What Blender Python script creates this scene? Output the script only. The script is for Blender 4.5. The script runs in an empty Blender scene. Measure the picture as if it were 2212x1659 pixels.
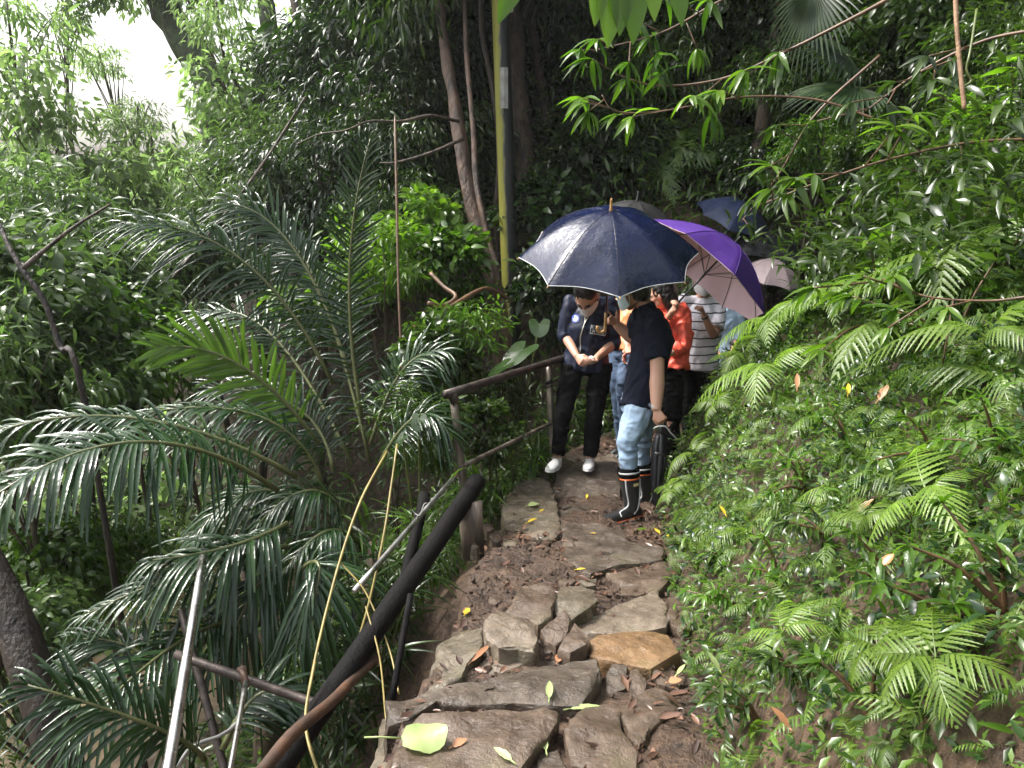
import bpy, bmesh, math, random
import numpy as np
from mathutils import Vector, Matrix, noise
from mathutils.bvhtree import BVHTree
random.seed(7); rng = np.random.default_rng(7)
R = math.radians
S = bpy.context.scene
COL = S.collection

# ------------------------------------------------------------------ camera, world, sun
PITCH = R(15.0)
CAM = np.array([0.0, 0.0, 1.6])
FPX = 1671.0                      # focal length in pixels of a 2212 px wide picture
cam = bpy.data.cameras.new('camera'); co = bpy.data.objects.new('camera', cam); COL.objects.link(co)
co.location = CAM; co.rotation_euler = (R(90) - PITCH, 0, 0)
cam.sensor_width = 36; cam.lens = 36 * FPX / 2212; cam.clip_start = 0.05; cam.clip_end = 500
S.camera = co

SUN_EL, SUN_AZ = R(54), R(-72)    # sun stands high to the left of the view
w = bpy.data.worlds.new('World'); S.world = w; w.use_nodes = True
nt = w.node_tree; nt.nodes.clear()
sky = nt.nodes.new('ShaderNodeTexSky'); sky.sky_type = 'NISHITA'; sky.sun_disc = False
sky.sun_elevation = SUN_EL; sky.sun_rotation = SUN_AZ; sky.air_density = 1.5; sky.dust_density = 5.0; sky.ozone_density = 1.0
hsv = nt.nodes.new('ShaderNodeHueSaturation'); hsv.inputs['Saturation'].default_value = 0.3
bg = nt.nodes.new('ShaderNodeBackground'); bg.inputs['Strength'].default_value = 0.095
wo = nt.nodes.new('ShaderNodeOutputWorld')
nt.links.new(sky.outputs[0], hsv.inputs['Color']); nt.links.new(hsv.outputs[0], bg.inputs[0]); nt.links.new(bg.outputs[0], wo.inputs[0])
sl = bpy.data.lights.new('sun', 'SUN'); sl.energy = 1.5; sl.angle = R(14); sl.color = (1, 0.96, 0.9)
so = bpy.data.objects.new('sun', sl); COL.objects.link(so)
sd = Vector((math.cos(SUN_EL) * math.sin(SUN_AZ), math.cos(SUN_EL) * math.cos(SUN_AZ), math.sin(SUN_EL)))
so.rotation_euler = sd.to_track_quat('Z', 'Y').to_euler()
S.view_settings.view_transform = 'Standard'; S.view_settings.look = 'None'
S.view_settings.exposure = 2.1; S.view_settings.gamma = 1.0
S.cycles.use_denoising = True
try: S.cycles.denoiser = 'OPENIMAGEDENOISE'
except Exception: pass
S.cycles.max_bounces = 7; S.cycles.transparent_max_bounces = 6; S.cycles.diffuse_bounces = 3
S.cycles.glossy_bounces = 3; S.cycles.transmission_bounces = 4; S.cycles.caustics_reflective = False; S.cycles.caustics_refractive = False
S.cycles.use_adaptive_sampling = True; S.cycles.adaptive_threshold = 0.02

# ------------------------------------------------------------------ pixel helpers (photo seen 2212 px wide)
cp, sp = math.cos(PITCH), math.sin(PITCH)
def ray(px, py):
    cx, cy = (px - 1106) / FPX, (829.5 - py) / FPX
    return np.array([cx, cp + cy * sp, -sp + cy * cp])
def P(px, py, d): return CAM + d * ray(px, py)
def Z1(u, v, d): return P(1097.2 + u * .2976, 384 + v * .2976, d)
def Z2(u, v, d): return P(1124.6 + u * .3638, 576 + v * .3638, d)
def Z3(u, v): return (768 + u * .4377, 932.6 + v * .4377)
def Z4(u, v, d): return P(274.3 + u * .5702, 713.2 + v * .5702, d)

# ------------------------------------------------------------------ terrain height
PATH = np.array([(-.10, -1.6, .33, .6), (0, .4, .17, .55), (.02, 1.5, 0, .54), (.10, 2.2, -.15, .56), (.25, 3.2, -.36, .56),
                 (.5, 4.4, -.61, .5), (.6, 5.3, -.79, .54), (.80, 6.2, -.84, .5), (1.40, 7.0, -.88, .55), (2.2, 7.55, -.92, .55),
                 (3.4, 8.2, -.95, .5), (5, 8.8, -.95, .5), (9, 9.2, -.95, .5)])
def sstep(a, b, x):
    t = np.clip((x - a) / (b - a), 0, 1); return t * t * (3 - 2 * t)
_ph = rng.uniform(0, 6.28, (8, 2)); 
def wob(x, y, f):
    s = 0
    for k in range(4):
        a = 1.3 * k + .4
        s = s + np.sin((x * math.cos(a) + y * math.sin(a)) * f * (1 + .37 * k) + _ph[k, 0]) * np.cos((y * math.cos(a) - x * math.sin(a)) * f * (1.2 + .3 * k) + _ph[k, 1])
    return s / 4
def ground(x, y):
    x = np.atleast_1d(np.asarray(x, float)); y = np.atleast_1d(np.asarray(y, float))
    best = np.full(x.shape, 1e9); zp = np.zeros(x.shape); hw = np.zeros(x.shape); sg = np.zeros(x.shape)
    for a, b in zip(PATH[:-1], PATH[1:]):
        dx, dy = b[0] - a[0], b[1] - a[1]; L2 = dx * dx + dy * dy
        t = np.clip(((x - a[0]) * dx + (y - a[1]) * dy) / L2, 0, 1)
        qx, qy = a[0] + t * dx, a[1] + t * dy
        d = np.hypot(x - qx, y - qy); m = d < best
        best = np.where(m, d, best); zp = np.where(m, a[2] + t * (b[2] - a[2]), zp); hw = np.where(m, a[3] + t * (b[3] - a[3]), hw)
        s = dx * (y - a[1]) - dy * (x - a[0]); sg = np.where(m, -s, sg)
    e = np.maximum(0, best - hw)
    # right of the path: the cut bank
    steep = 1.5 + .9 * sstep(2.0, 5.0, y)
    brk = 0.45
    bank = np.where(e < brk, e * steep, brk * steep + (e - brk) * 1.0)
    bank = np.where(bank > 5, 5 + (bank - 5) * .5, bank)
    # left of the path: the drop to the stream, turning into the far hillside
    floor = -3.55
    e = np.where(sg > 0, e, np.maximum(0, best - hw + .15 * sstep(1.0, 1.6, y) * (1 - sstep(3.1, 3.9, y))))
    drop = np.maximum(zp - 1.05 * np.maximum(0, e - .03) - .75 * sstep(.03, .28, e) * (1 - sstep(3.4, 4.6, y)), floor)
    opp = floor + .42 * np.maximum(0, -x - 5.2 - .12 * y)
    opp = np.minimum(opp, 2.2 + .05 * (-x))
    drop = np.maximum(drop, opp)
    arg = y + .55 * x
    m = sstep(8.0, 10.2, arg)
    hill = zp * 0 - 1.0 + .95 * (arg - 8.6)
    hill = np.where(hill > 6, 6 + .35 * (hill - 6), hill)
    cap = .6 + 9 * sstep(-.42, .02, x / np.maximum(y, 1.0))
    hill = np.minimum(hill, cap)
    left = drop * (1 - m) + np.maximum(hill, drop) * m
    left = np.where(e < .05, zp, left)
    h = np.where(sg > 0, zp + bank, left)
    amp = np.clip(e / .6, 0, 1)
    h = h + amp * (.10 * wob(x, y, 1.7) + .05 * wob(x + 9, y, 5.0)) + .02 * wob(x, y + 4, 6.0)
    return h
def gz(x, y): return float(ground(x, y)[0])
def hit(px, py, tmax=40.0):
    d = ray(px, py); ts = np.concatenate([np.arange(1.0, 12, .03), np.arange(12, tmax, .2)])
    p = CAM[None] + ts[:, None] * d[None]
    below = p[:, 2] < ground(p[:, 0], p[:, 1])
    i = np.argmax(below)
    return p[i] if below.any() else None
def normal(x, y, e=.08):
    n = np.array([gz(x - e, y) - gz(x + e, y), gz(x, y - e) - gz(x, y + e), 2 * e]); return n / np.linalg.norm(n)

# ------------------------------------------------------------------ object helpers
def tag(o, label=None, cat=None, group=None, kind=None):
    if label: o['label'] = label
    if cat: o['category'] = cat
    if group: o['group'] = group
    if kind: o['kind'] = kind
    return o
def thing(name, label, cat, loc=(0, 0, 0), group=None):
    o = bpy.data.objects.new(name, None); COL.objects.link(o); o.location = loc; o.empty_display_size = .1
    return tag(o, label, cat, group)
def link(name, me, m=None, parent=None):
    o = bpy.data.objects.new(name, me); COL.objects.link(o)
    if m is not None and len(me.materials) == 0:
        for k in (m if isinstance(m, (list, tuple)) else [m]): me.materials.append(k)
    if parent is not None:
        o.parent = parent
        o.matrix_parent_inverse = Matrix.Translation(-Vector(parent.location))
    return o
def quads(name, V, Q, smooth=True):
    V = np.asarray(V, np.float32); Q = np.asarray(Q, np.int32)
    me = bpy.data.meshes.new(name)
    me.vertices.add(len(V)); me.vertices.foreach_set('co', V.ravel())
    k = Q.shape[1]
    me.loops.add(Q.size); me.polygons.add(len(Q))
    me.polygons.foreach_set('loop_start', np.arange(0, Q.size, k, dtype=np.int32))
    me.loops.foreach_set('vertex_index', Q.ravel())
    me.polygons.foreach_set('use_smooth', np.full(len(Q), smooth))
    me.update(calc_edges=True)
    return me
class MB:
    """collects vertices and faces of one mesh"""
    def __init__(s): s.v = []; s.f = []; s.mi = []
    def add(s, V, F, mi=0):
        n = len(s.v); s.v += [tuple(map(float, p)) for p in V]; s.f += [tuple(i + n for i in f) for f in F]; s.mi += [mi] * len(F); return s
    def mesh(s, name='mesh', smooth=True):
        me = bpy.data.meshes.new(name); me.from_pydata(s.v, [], s.f)
        me.polygons.foreach_set('use_smooth', np.full(len(s.f), smooth)); me.polygons.foreach_set('material_index', np.array(s.mi, np.int32)); me.update(); return me
    def obj(s, name, m, parent=None, smooth=True): return link(name, s.mesh(name, smooth), m, parent)
def nrm(v): v = np.asarray(v, float); return v / max(1e-9, np.linalg.norm(v))
def tube(pts, rad, seg=10, side=None, cap=True, rough=0.0):
    pts = [np.asarray(p, float) for p in pts]; n = len(pts)
    if np.isscalar(rad): rad = [rad] * n
    elif len(rad) != n: rad = list(np.interp(np.linspace(0, 1, n), np.linspace(0, 1, len(rad)), rad))
    V, F = [], []; ref = None
    for i in range(n):
        t = nrm(pts[min(i + 1, n - 1)] - pts[max(i - 1, 0)])
        if side is not None: s0 = np.asarray(side[i] if isinstance(side, list) else side, float)
        elif ref is None: s0 = np.array([1, 0, 0]) if abs(t[0]) < .8 else np.array([0, 1, 0])
        else: s0 = ref
        s0 = nrm(s0 - t * np.dot(s0, t)); b = np.cross(t, s0); ref = s0
        ra, rb = rad[i] if isinstance(rad[i], (tuple, list)) else (rad[i], rad[i])
        for k in range(seg):
            a = 2 * math.pi * k / seg
            r = 1 + (rough * noise.noise(Vector(pts[i] * 3) + Vector((math.cos(a) * 1.5, math.sin(a) * 1.5, 0))) if rough else 0)
            V.append(pts[i] + r * (ra * math.cos(a) * s0 + rb * math.sin(a) * b))
    for i in range(n - 1):
        for k in range(seg):
            F.append((i * seg + k, i * seg + (k + 1) % seg, (i + 1) * seg + (k + 1) % seg, (i + 1) * seg + k))
    if cap:
        F.append(tuple(range(seg - 1, -1, -1))); F.append(tuple((n - 1) * seg + k for k in range(seg)))
    return V, F
def bez(p, n=12):
    """smooth curve through a list of points (Catmull-Rom)"""
    p = [np.asarray(q, float) for q in p]
    if len(p) == 2: return [p[0] + (p[1] - p[0]) * t for t in np.linspace(0, 1, n)]
    q = [2 * p[0] - p[1]] + p + [2 * p[-1] - p[-2]]; out = []
    m = max(2, n // (len(p) - 1))
    for i in range(1, len(q) - 2):
        for t in np.linspace(0, 1, m, endpoint=False):
            a, b, c, d = q[i - 1], q[i], q[i + 1], q[i + 2]
            out.append(.5 * (2 * b + (c - a) * t + (2 * a - 5 * b + 4 * c - d) * t * t + (3 * b - a - 3 * c + d) * t ** 3))
    out.append(p[-1]); return out
def ellipsoid(c, ax, rad, nu=16, nv=10):
    ax = np.asarray(ax, float); V, F = [], []
    for i in range(nv + 1):
        th = math.pi * i / nv
        for k in range(nu):
            a = 2 * math.pi * k / nu
            l = np.array([math.sin(th) * math.cos(a), math.sin(th) * math.sin(a), math.cos(th)]) * rad
            V.append(np.asarray(c) + l @ ax)
    for i in range(nv):
        for k in range(nu):
            F.append((i * nu + k, (i + 1) * nu + k, (i + 1) * nu + (k + 1) % nu, i * nu + (k + 1) % nu))
    return V, F

# ------------------------------------------------------------------ materials
def nodemat(name):
    m = bpy.data.materials.new(name); m.use_nodes = True; t = m.node_tree; t.nodes.clear()
    out = t.nodes.new('ShaderNodeOutputMaterial'); b = t.nodes.new('ShaderNodeBsdfPrincipled')
    t.links.new(b.outputs[0], out.inputs[0]); return m, t, b, out
def ramp(t, fac, stops):
    r = t.nodes.new('ShaderNodeValToRGB'); e = r.color_ramp.elements
    while len(e) < len(stops): e.new(.5)
    for k, (p, c) in enumerate(stops): e[k].position = p; e[k].color = (*c, 1)
    t.links.new(fac, r.inputs[0]); return r.outputs[0]
def noisenode(t, scale, detail=4, rough=.55, vec=None, dist=0):
    n = t.nodes.new('ShaderNodeTexNoise'); n.inputs['Scale'].default_value = scale; n.inputs['Detail'].default_value = detail
    n.inputs['Roughness'].default_value = rough; n.inputs['Distortion'].default_value = dist
    if vec is not None: t.links.new(vec, n.inputs['Vector'])
    return n.outputs[0]
def bump(t, b, h, strength=.3, dist=.01):
    n = t.nodes.new('ShaderNodeBump'); n.inputs['Strength'].default_value = strength; n.inputs['Distance'].default_value = dist
    t.links.new(h, n.inputs['Height']); t.links.new(n.outputs[0], b.inputs['Normal'])
def objvec(t, scale=(1, 1, 1)):
    c = t.nodes.new('ShaderNodeTexCoord'); mp = t.nodes.new('ShaderNodeMapping'); mp.inputs['Scale'].default_value = scale
    t.links.new(c.outputs['Object'], mp.inputs[0]); return mp.outputs[0]
def mat(name, c1, c2=None, rough=.5, scale=8, metal=0, bmp=0, bscale=None, stretch=(1, 1, 1), spec=.5, coat=0, rough2=None, bd=.01, sheen=0):
    m, t, b, out = nodemat(name); c2 = c2 or tuple(x * .7 for x in c1)
    v = objvec(t, stretch); n = noisenode(t, scale, 5, vec=v)
    t.links.new(ramp(t, n, [(.35, c2), (.65, c1)]), b.inputs['Base Color'])
    b.inputs['Metallic'].default_value = metal; b.inputs['Specular IOR Level'].default_value = spec
    b.inputs['Coat Weight'].default_value = coat; b.inputs['Coat Roughness'].default_value = .12; b.inputs['Sheen Weight'].default_value = sheen
    if rough2 is None: b.inputs['Roughness'].default_value = rough
    else:
        r = t.nodes.new('ShaderNodeMapRange'); r.inputs[1].default_value = .35; r.inputs[2].default_value = .65; r.inputs[3].default_value = rough; r.inputs[4].default_value = rough2
        t.links.new(noisenode(t, scale * .6, 4, vec=v), r.inputs[0]); t.links.new(r.outputs[0], b.inputs['Roughness'])
    if bmp: bump(t, b, noisenode(t, bscale or scale * 3, 5, vec=v), bmp, bd)
    return m
def leafmat(name, dark, mid, light, rough=.3, trans=.35, bscale=0, tcol=None, spec=.5):
    """wet leaf: colour differs from leaf to leaf and from plant to plant, light shines through"""
    m, t, b, out = nodemat(name)
    g = t.nodes.new('ShaderNodeNewGeometry'); oi = t.nodes.new('ShaderNodeObjectInfo')
    col = ramp(t, g.outputs['Random Per Island'], [(0, dark), (.5, mid), (1, light)])
    h = t.nodes.new('ShaderNodeHueSaturation')
    mr = t.nodes.new('ShaderNodeMapRange'); mr.inputs[3].default_value = .75; mr.inputs[4].default_value = 1.3
    t.links.new(oi.outputs['Random'], mr.inputs[0]); t.links.new(mr.outputs[0], h.inputs['Value']); t.links.new(col, h.inputs['Color'])
    t.links.new(h.outputs[0], b.inputs['Base Color']); b.inputs['Roughness'].default_value = rough; b.inputs['Specular IOR Level'].default_value = spec
    if bscale:
        c = t.nodes.new('ShaderNodeTexCoord'); bump(t, b, noisenode(t, bscale, 3, vec=c.outputs['Object']), .5, .006)
    tr = t.nodes.new('ShaderNodeBsdfTranslucent'); mx = t.nodes.new('ShaderNodeMixShader'); mx.inputs[0].default_value = trans
    mul = t.nodes.new('ShaderNodeMixRGB'); mul.blend_type = 'MULTIPLY'; mul.inputs[0].default_value = 1; mul.inputs[2].default_value = (*(tcol or (1.6, 1.9, .7)), 1)
    t.links.new(h.outputs[0], mul.inputs[1]); t.links.new(mul.outputs[0], tr.inputs[0])
    t.links.new(b.outputs[0], mx.inputs[1]); t.links.new(tr.outputs[0], mx.inputs[2]); t.links.new(mx.outputs[0], out.inputs[0])
    return m
M = {}
M['leaf_far_glare'] = leafmat('leaf_far_glare', (.10, .15, .06), (.15, .21, .09), (.21, .28, .12), .3, .6, tcol=(1.4, 1.6, 1.0))  # glare and haze of the bright sky put into the leaf colour
M['leaf_mid'] = leafmat('leaf_mid', (.016,.034,.007), (.034,.066,.012), (.07,.115,.022), .27, .35)
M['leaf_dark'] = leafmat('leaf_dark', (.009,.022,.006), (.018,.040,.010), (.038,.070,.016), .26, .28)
M['leaf_bright'] = leafmat('leaf_bright', (.055,.115,.010), (.095,.18,.016), (.15,.25,.028), .3, .45)
M['leaf_shrub'] = leafmat('leaf_shrub', (.032,.078,.008), (.058,.125,.012), (.10,.18,.022), .24, .4, 40)
M['fern'] = leafmat('fern', (.045,.09,.013), (.075,.135,.02), (.115,.18,.03), .36, .4)
M['fern_pale'] = leafmat('fern_pale', (.085,.15,.02), (.125,.20,.03), (.17,.26,.042), .36, .45)
M['palm'] = leafmat('palm', (.011,.030,.010), (.018,.046,.014), (.032,.068,.02), .2, .2, 40)
M['palm_pale'] = leafmat('palm_pale', (.055,.11,.02), (.08,.145,.025), (.10,.18,.035), .3, .4, 25)
M['litter'] = leafmat('litter', (.03, .017, .012), (.08, .042, .028), (.19, .105, .07), .3, .1, tcol=(1, 1, 1))
M['leaf_pale_lit'] = leafmat('leaf_pale_lit', (.045, .08, .026), (.075, .125, .04), (.12, .18, .06), .26, .45, tcol=(1.4, 1.6, .9))  # lighter leaf copy, brightness from the open sky painted into its colour
M['cover'] = leafmat('cover', (.016,.038,.008), (.040,.080,.014), (.095,.155,.026), .26, .3, spec=.4)
M['leaf_dark_wet'] = leafmat('leaf_dark_wet', (.008,.022,.007), (.015,.038,.011), (.032,.066,.017), .26, .2, spec=.4)
M['palm_soft'] = leafmat('palm_soft', (.014,.034,.010), (.024,.050,.015), (.04,.07,.022), .36, .3)
M['bark'] = mat('bark', (.10, .07, .045), (.03, .022, .016), .6, 14, bmp=.8, bscale=30, stretch=(1, 1, .25), bd=.03)
M['bark_red'] = mat('bark_red', (.15, .09, .06), (.04, .027, .02), .55, 9, bmp=.9, bscale=22, stretch=(1, 1, .4), bd=.03)
M['bark_dark'] = mat('bark_dark', (.035, .024, .016), (.012, .009, .007), .6, 12, bmp=.8, bscale=30, stretch=(1, 1, .3), bd=.03)
M['bark_moss'] = mat('bark_moss', (.05, .08, .025), (.025, .022, .016), .7, 8, bmp=.8, bscale=24, bd=.03)
M['twig'] = mat('twig', (.16, .09, .045), (.07, .04, .025), .45, 20)
M['stem'] = mat('stem', (.10, .13, .03), (.06, .07, .02), .4, 20)
M['rachis'] = mat('rachis', (.12, .13, .05), (.08, .09, .035), .3, 20)

def soil_material():
    m, t, b, out = nodemat('wet_soil'); v = objvec(t)
    n = noisenode(t, 3.0, 8, .65, v); n2 = noisenode(t, 25, 6, .6, v); n3 = noisenode(t, .9, 4, .5, v)
    base = ramp(t, n, [(.3, (.035, .02, .012)), (.5, (.085, .052, .032)), (.7, (.155, .10, .062))])
    fine = ramp(t, n2, [(.3, (.35, .33, .32)), (.7, (1.15, 1.1, 1.05))])
    mul = t.nodes.new('ShaderNodeMixRGB'); mul.blend_type = 'MULTIPLY'; mul.inputs[0].default_value = 1
    t.links.new(base, mul.inputs[1]); t.links.new(fine, mul.inputs[2])
    t.links.new(mul.outputs[0], b.inputs['Base Color'])
    r = t.nodes.new('ShaderNodeMapRange'); r.inputs[3].default_value = .3; r.inputs[4].default_value = .75
    t.links.new(n3, r.inputs[0]); t.links.new(r.outputs[0], b.inputs['Roughness'])
    ad = t.nodes.new('ShaderNodeMath'); ad.operation = 'ADD'; t.links.new(n2, ad.inputs[0]); t.links.new(n, ad.inputs[1])
    bump(t, b, ad.outputs[0], .9, .05); return m
M['soil'] = soil_material()
def stone_material(name, a, bcol, c, wet=.22):
    m, t, b, out = nodemat(name); v = objvec(t)
    n = noisenode(t, 3.5, 8, .62, v, .6); n2 = noisenode(t, 18, 7, .65, v); n3 = noisenode(t, 2.2, 3, .5, v)
    col = ramp(t, n, [(.3, a), (.5, bcol), (.72, c)])
    fine = ramp(t, n2, [(.3, (.55, .55, .55)), (.65, (1.1, 1.1, 1.1))])
    mul = t.nodes.new('ShaderNodeMixRGB'); mul.blend_type = 'MULTIPLY'; mul.inputs[0].default_value = 1
    t.links.new(col, mul.inputs[1]); t.links.new(fine, mul.inputs[2])
    mo = t.nodes.new('ShaderNodeMixRGB'); t.links.new(ramp(t, n3, [(.62, (0, 0, 0)), (.74, (.6, .6, .6))]), mo.inputs[0])
    t.links.new(mul.outputs[0], mo.inputs[1]); mo.inputs[2].default_value = (.05, .065, .02, 1)
    t.links.new(mo.outputs[0], b.inputs['Base Color'])
    r = t.nodes.new('ShaderNodeMapRange'); r.inputs[1].default_value = .35; r.inputs[2].default_value = .65; r.inputs[3].default_value = wet * .7; r.inputs[4].default_value = .5
    t.links.new(noisenode(t, 5, 4, .5, v), r.inputs[0]); t.links.new(r.outputs[0], b.inputs['Roughness'])
    bump(t, b, n2, .8, .025); return m
M['stone_brown'] = stone_material('stone_brown', (.055, .037, .026), (.11, .078, .056), (.185, .135, .10), .13)
M['stone_grey'] = stone_material('stone_grey', (.105, .080, .058), (.175, .138, .102), (.26, .212, .165), .17)
M['stone_orange'] = stone_material('stone_orange', (.12, .072, .037), (.21, .125, .062), (.27, .17, .09), .2)
M['stone_dark'] = stone_material('stone_dark', (.052, .04, .03), (.09, .07, .053), (.145, .112, .085), .16)
M['stone_olive'] = stone_material('stone_olive', (.08, .066, .045), (.13, .106, .075), (.19, .158, .118), .2)

# ------------------------------------------------------------------ the ground: one sheet
def build_ground():
    def axis(a, b, fine0, fine1, f, c):
        l = list(np.arange(fine0, fine1, f)); x = fine0; s = f
        lo = []
        while x > a: s = min(s * 1.12, c); x -= s; lo.append(x)
        x = fine1; s = f; hi = []
        while x < b: hi.append(x); s = min(s * 1.12, c); x += s
        return np.array(lo[::-1] + l + hi)
    xs = axis(-70, 50, -1.2, 2.8, .035, 2.5); ys = axis(-12, 110, .6, 8.0, .04, 2.5)
    X, Y = np.meshgrid(xs, ys); Zz = ground(X.ravel(), Y.ravel())
    # small lumps and clods of the worn earth
    V = np.stack([X.ravel(), Y.ravel(), Zz], 1)
    for i in np.where((np.abs(V[:, 0]) < 3.2) & (V[:, 1] > .5) & (V[:, 1] < 8.5))[0]:
        p = Vector(V[i])
        V[i, 2] += .035 * noise.fractal(p * 3.0, .7, 2.1, 5) * 1.0 + .012 * noise.noise(p * 14)
    nx = len(xs); i = np.arange((len(ys) - 1) * (nx - 1)); r, c = i // (nx - 1), i % (nx - 1)
    a = r * nx + c
    me = quads('ground', V, np.stack([a, a + 1, a + nx + 1, a + nx], 1))
    o = link('ground', me, M['soil']); tag(o, kind='structure'); return o
ground_obj = build_ground()
# the stream in the ravine
def build_stream():
    m, t, b, out = nodemat('stream_water'); v = objvec(t)
    t.links.new(ramp(t, noisenode(t, 1.5, 4, .5, v), [(.35, (.10, .07, .045)), (.65, (.22, .16, .11))]), b.inputs['Base Color'])
    b.inputs['Roughness'].default_value = .06; bump(t, b, noisenode(t, 9, 4, .6, v), .5, .03)
    L = [(-2.6, 1.0), (-2.9, 3.5), (-3.3, 6.2), (-3.9, 8.5), (-4.8, 12), (-6.2, 17), (-8, 24)]
    mb = MB(); V = []; F = []
    c = bez([(x, y, 0) for x, y in L], 30)
    for i, p in enumerate(c):
        for k, s in enumerate((-1.7, -.5, .5, 1.7)):
            V.append((p[0] + s, p[1] + .3 * s, -3.50 + .012 * math.sin(i * 1.7 + k)))
    for i in range(len(c) - 1):
        for k in range(3): a = i * 4 + k; F.append((a, a + 1, a + 5, a + 4))
    o = mb.add(V, F).obj('stream', m); tag(o, kind='structure')
build_stream()

# ------------------------------------------------------------------ stones of the path
def pathz(y): return np.interp(y, PATH[:, 1], PATH[:, 2])
def on_path(px, py, raise_=0.0):
    d = ray(px, py); ts = np.arange(1.2, 12, .004); p = CAM[None] + ts[:, None] * d[None]
    i = np.argmax(p[:, 2] < pathz(p[:, 1]) + raise_); return p[i]
def stone(label, poly, up=.03, thick=.16, m='stone_brown', tilt=(0, 0), rough=1.0, group='flagstones of the path', name='flagstone'):
    pts = [on_path(*Z3(u, v), up) for u, v in poly]
    c = np.mean(pts, 0)
    loc = np.array([c[0], c[1], c[2]])
    q = []
    for i, p in enumerate(pts):                     # break long straight edges
        n = pts[(i + 1) % len(pts)]; L = np.linalg.norm(n - p); k = max(1, int(L / .07))
        nn = np.cross(nrm(n - p), [0, 0, 1])
        for j in range(k):
            w = p + (n - p) * j / k
            if j: w = w + nn * random.uniform(-.012, .012)
            q.append(w)
    bm = bmesh.new(); top = []
    for p in q:
        z = p[2] + tilt[0] * (p[0] - c[0]) + tilt[1] * (p[1] - c[1])
        top.append(bm.verts.new((p[0] - loc[0], p[1] - loc[1], z - loc[2])))
    f = bm.faces.new(top); f.normal_update()
    if f.normal.z < 0: f.normal_flip()
    e = bmesh.ops.extrude_face_region(bm, geom=[f])
    low = [v for v in e['geom'] if isinstance(v, bmesh.types.BMVert)]
    for v in low: v.co.z -= thick; v.co.x *= 1.06; v.co.y *= 1.06
    bmesh.ops.recalc_face_normals(bm, faces=bm.faces)
    tope = [ed for ed in bm.edges if all(v.co.z > -thick * .4 for v in ed.verts)]
    bmesh.ops.bevel(bm, geom=tope, offset=.016, segments=2, affect='EDGES', profile=.6)
    bmesh.ops.triangulate(bm, faces=bm.faces[:])
    for _ in range(4):
        ee = [ed for ed in bm.edges if ed.calc_length() > .045]
        if not ee: break
        bmesh.ops.subdivide_edges(bm, edges=ee, cuts=1, use_grid_fill=False)
        bmesh.ops.triangulate(bm, faces=[fc for fc in bm.faces if len(fc.verts) > 3])
    bm.normal_update()
    off = Vector((random.uniform(0, 50), random.uniform(0, 50), 0))
    nv = {v: v.normal.copy() for v in bm.verts}
    for v in bm.verts:
        d = rough * (.016 * noise.fractal(v.co * 5 + off, .8, 2.0, 4) + .005 * noise.noise(v.co * 24 + off))
        st = noise.cell(v.co * 7 + off) * .005
        v.co += nv[v] * (d + st)
    me = bpy.data.meshes.new(name); bm.to_mesh(me); bm.free(); me.polygons.foreach_set('use_smooth', np.full(len(me.polygons), True))
    try: me.set_sharp_from_angle(angle=R(38))
    except Exception: pass
    o = link(name, me, M[m]); o.location = loc; tag(o, label, 'stone', group); return o
stone('big wet brown flagstone at the lower left edge carrying a large pale leaf', [(215, 1450), (330, 1395), (560, 1390), (930, 1365), (995, 1390), (985, 1450), (830, 1640), (790, 1760), (190, 1760), (190, 1560)], .06, .4, 'stone_brown', (.02, .03))
stone('brown flagstone at the bottom right of the path beside the ferns', [(1060, 1430), (1130, 1365), (1230, 1340), (1310, 1370), (1330, 1460), (1400, 1560), (1390, 1720), (1050, 1640), (1035, 1540)], .04, .2, 'stone_brown', (-.05, .02))
stone('small grey stone wedged between the two front flagstones', [(890, 1570), (1000, 1570), (1035, 1640), (1030, 1740), (830, 1740)], .03, .15, 'stone_dark')
stone('long wet step stone stretching across the left half of the path', [(140, 1300), (420, 1255), (700, 1195), (950, 1160), (1190, 1140), (1195, 1200), (1150, 1290), (1125, 1350), (900, 1345), (640, 1335), (400, 1320), (260, 1400), (150, 1420)], .05, .42, 'stone_dark', (.03, .05))
stone('rough flat stone at the right edge just behind the front flagstone', [(1300, 1360), (1390, 1290), (1480, 1255), (1620, 1310), (1640, 1340), (1540, 1380), (1480, 1450), (1400, 1560), (1330, 1470)], .02, .15, 'stone_brown', (-.1, 0))
stone('narrow upright stone beside the end of the long step', [(1230, 1190), (1260, 1150), (1340, 1160), (1340, 1250), (1240, 1270)], .03, .15, 'stone_dark', (.1, .2))
stone('narrow brown stone below the orange slab', [(1350, 1190), (1400, 1180), (1440, 1240), (1430, 1290), (1350, 1300)], .025, .15, 'stone_brown', (0, .2))
stone('flat orange ochre slab on the right of the path', [(1155, 1030), (1190, 1000), (1480, 990), (1545, 1005), (1605, 1080), (1460, 1160), (1380, 1150), (1220, 1120), (1155, 1100)], .05, .16, 'stone_orange', (.0, .04), .6)
stone('pale grey flat slab just above the orange slab', [(1050, 940), (1110, 915), (1230, 880), (1400, 815), (1490, 785), (1530, 850), (1535, 960), (1440, 975), (1330, 995), (1200, 985), (1060, 985)], .04, .14, 'stone_grey', (.02, .05), .7)
stone('small triangular brown stone touching the orange slab', [(1000, 1050), (1080, 960), (1150, 1010), (1140, 1050), (1060, 1075)], .09, .16, 'stone_brown', (.15, .1))
stone('small brown wedge stone between the grey boulder and the pale slab', [(900, 970), (1030, 910), (1055, 950), (1040, 1010), (990, 1030), (920, 1010)], .09, .16, 'stone_brown', (0, .2))
stone('squarish grey stone left of the brown wedge stone', [(630, 940), (700, 890), (800, 920), (880, 950), (905, 1000), (880, 1050), (800, 1040), (700, 1050), (640, 1000)], .12, .22, 'stone_grey', (-.05, .1))
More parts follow.
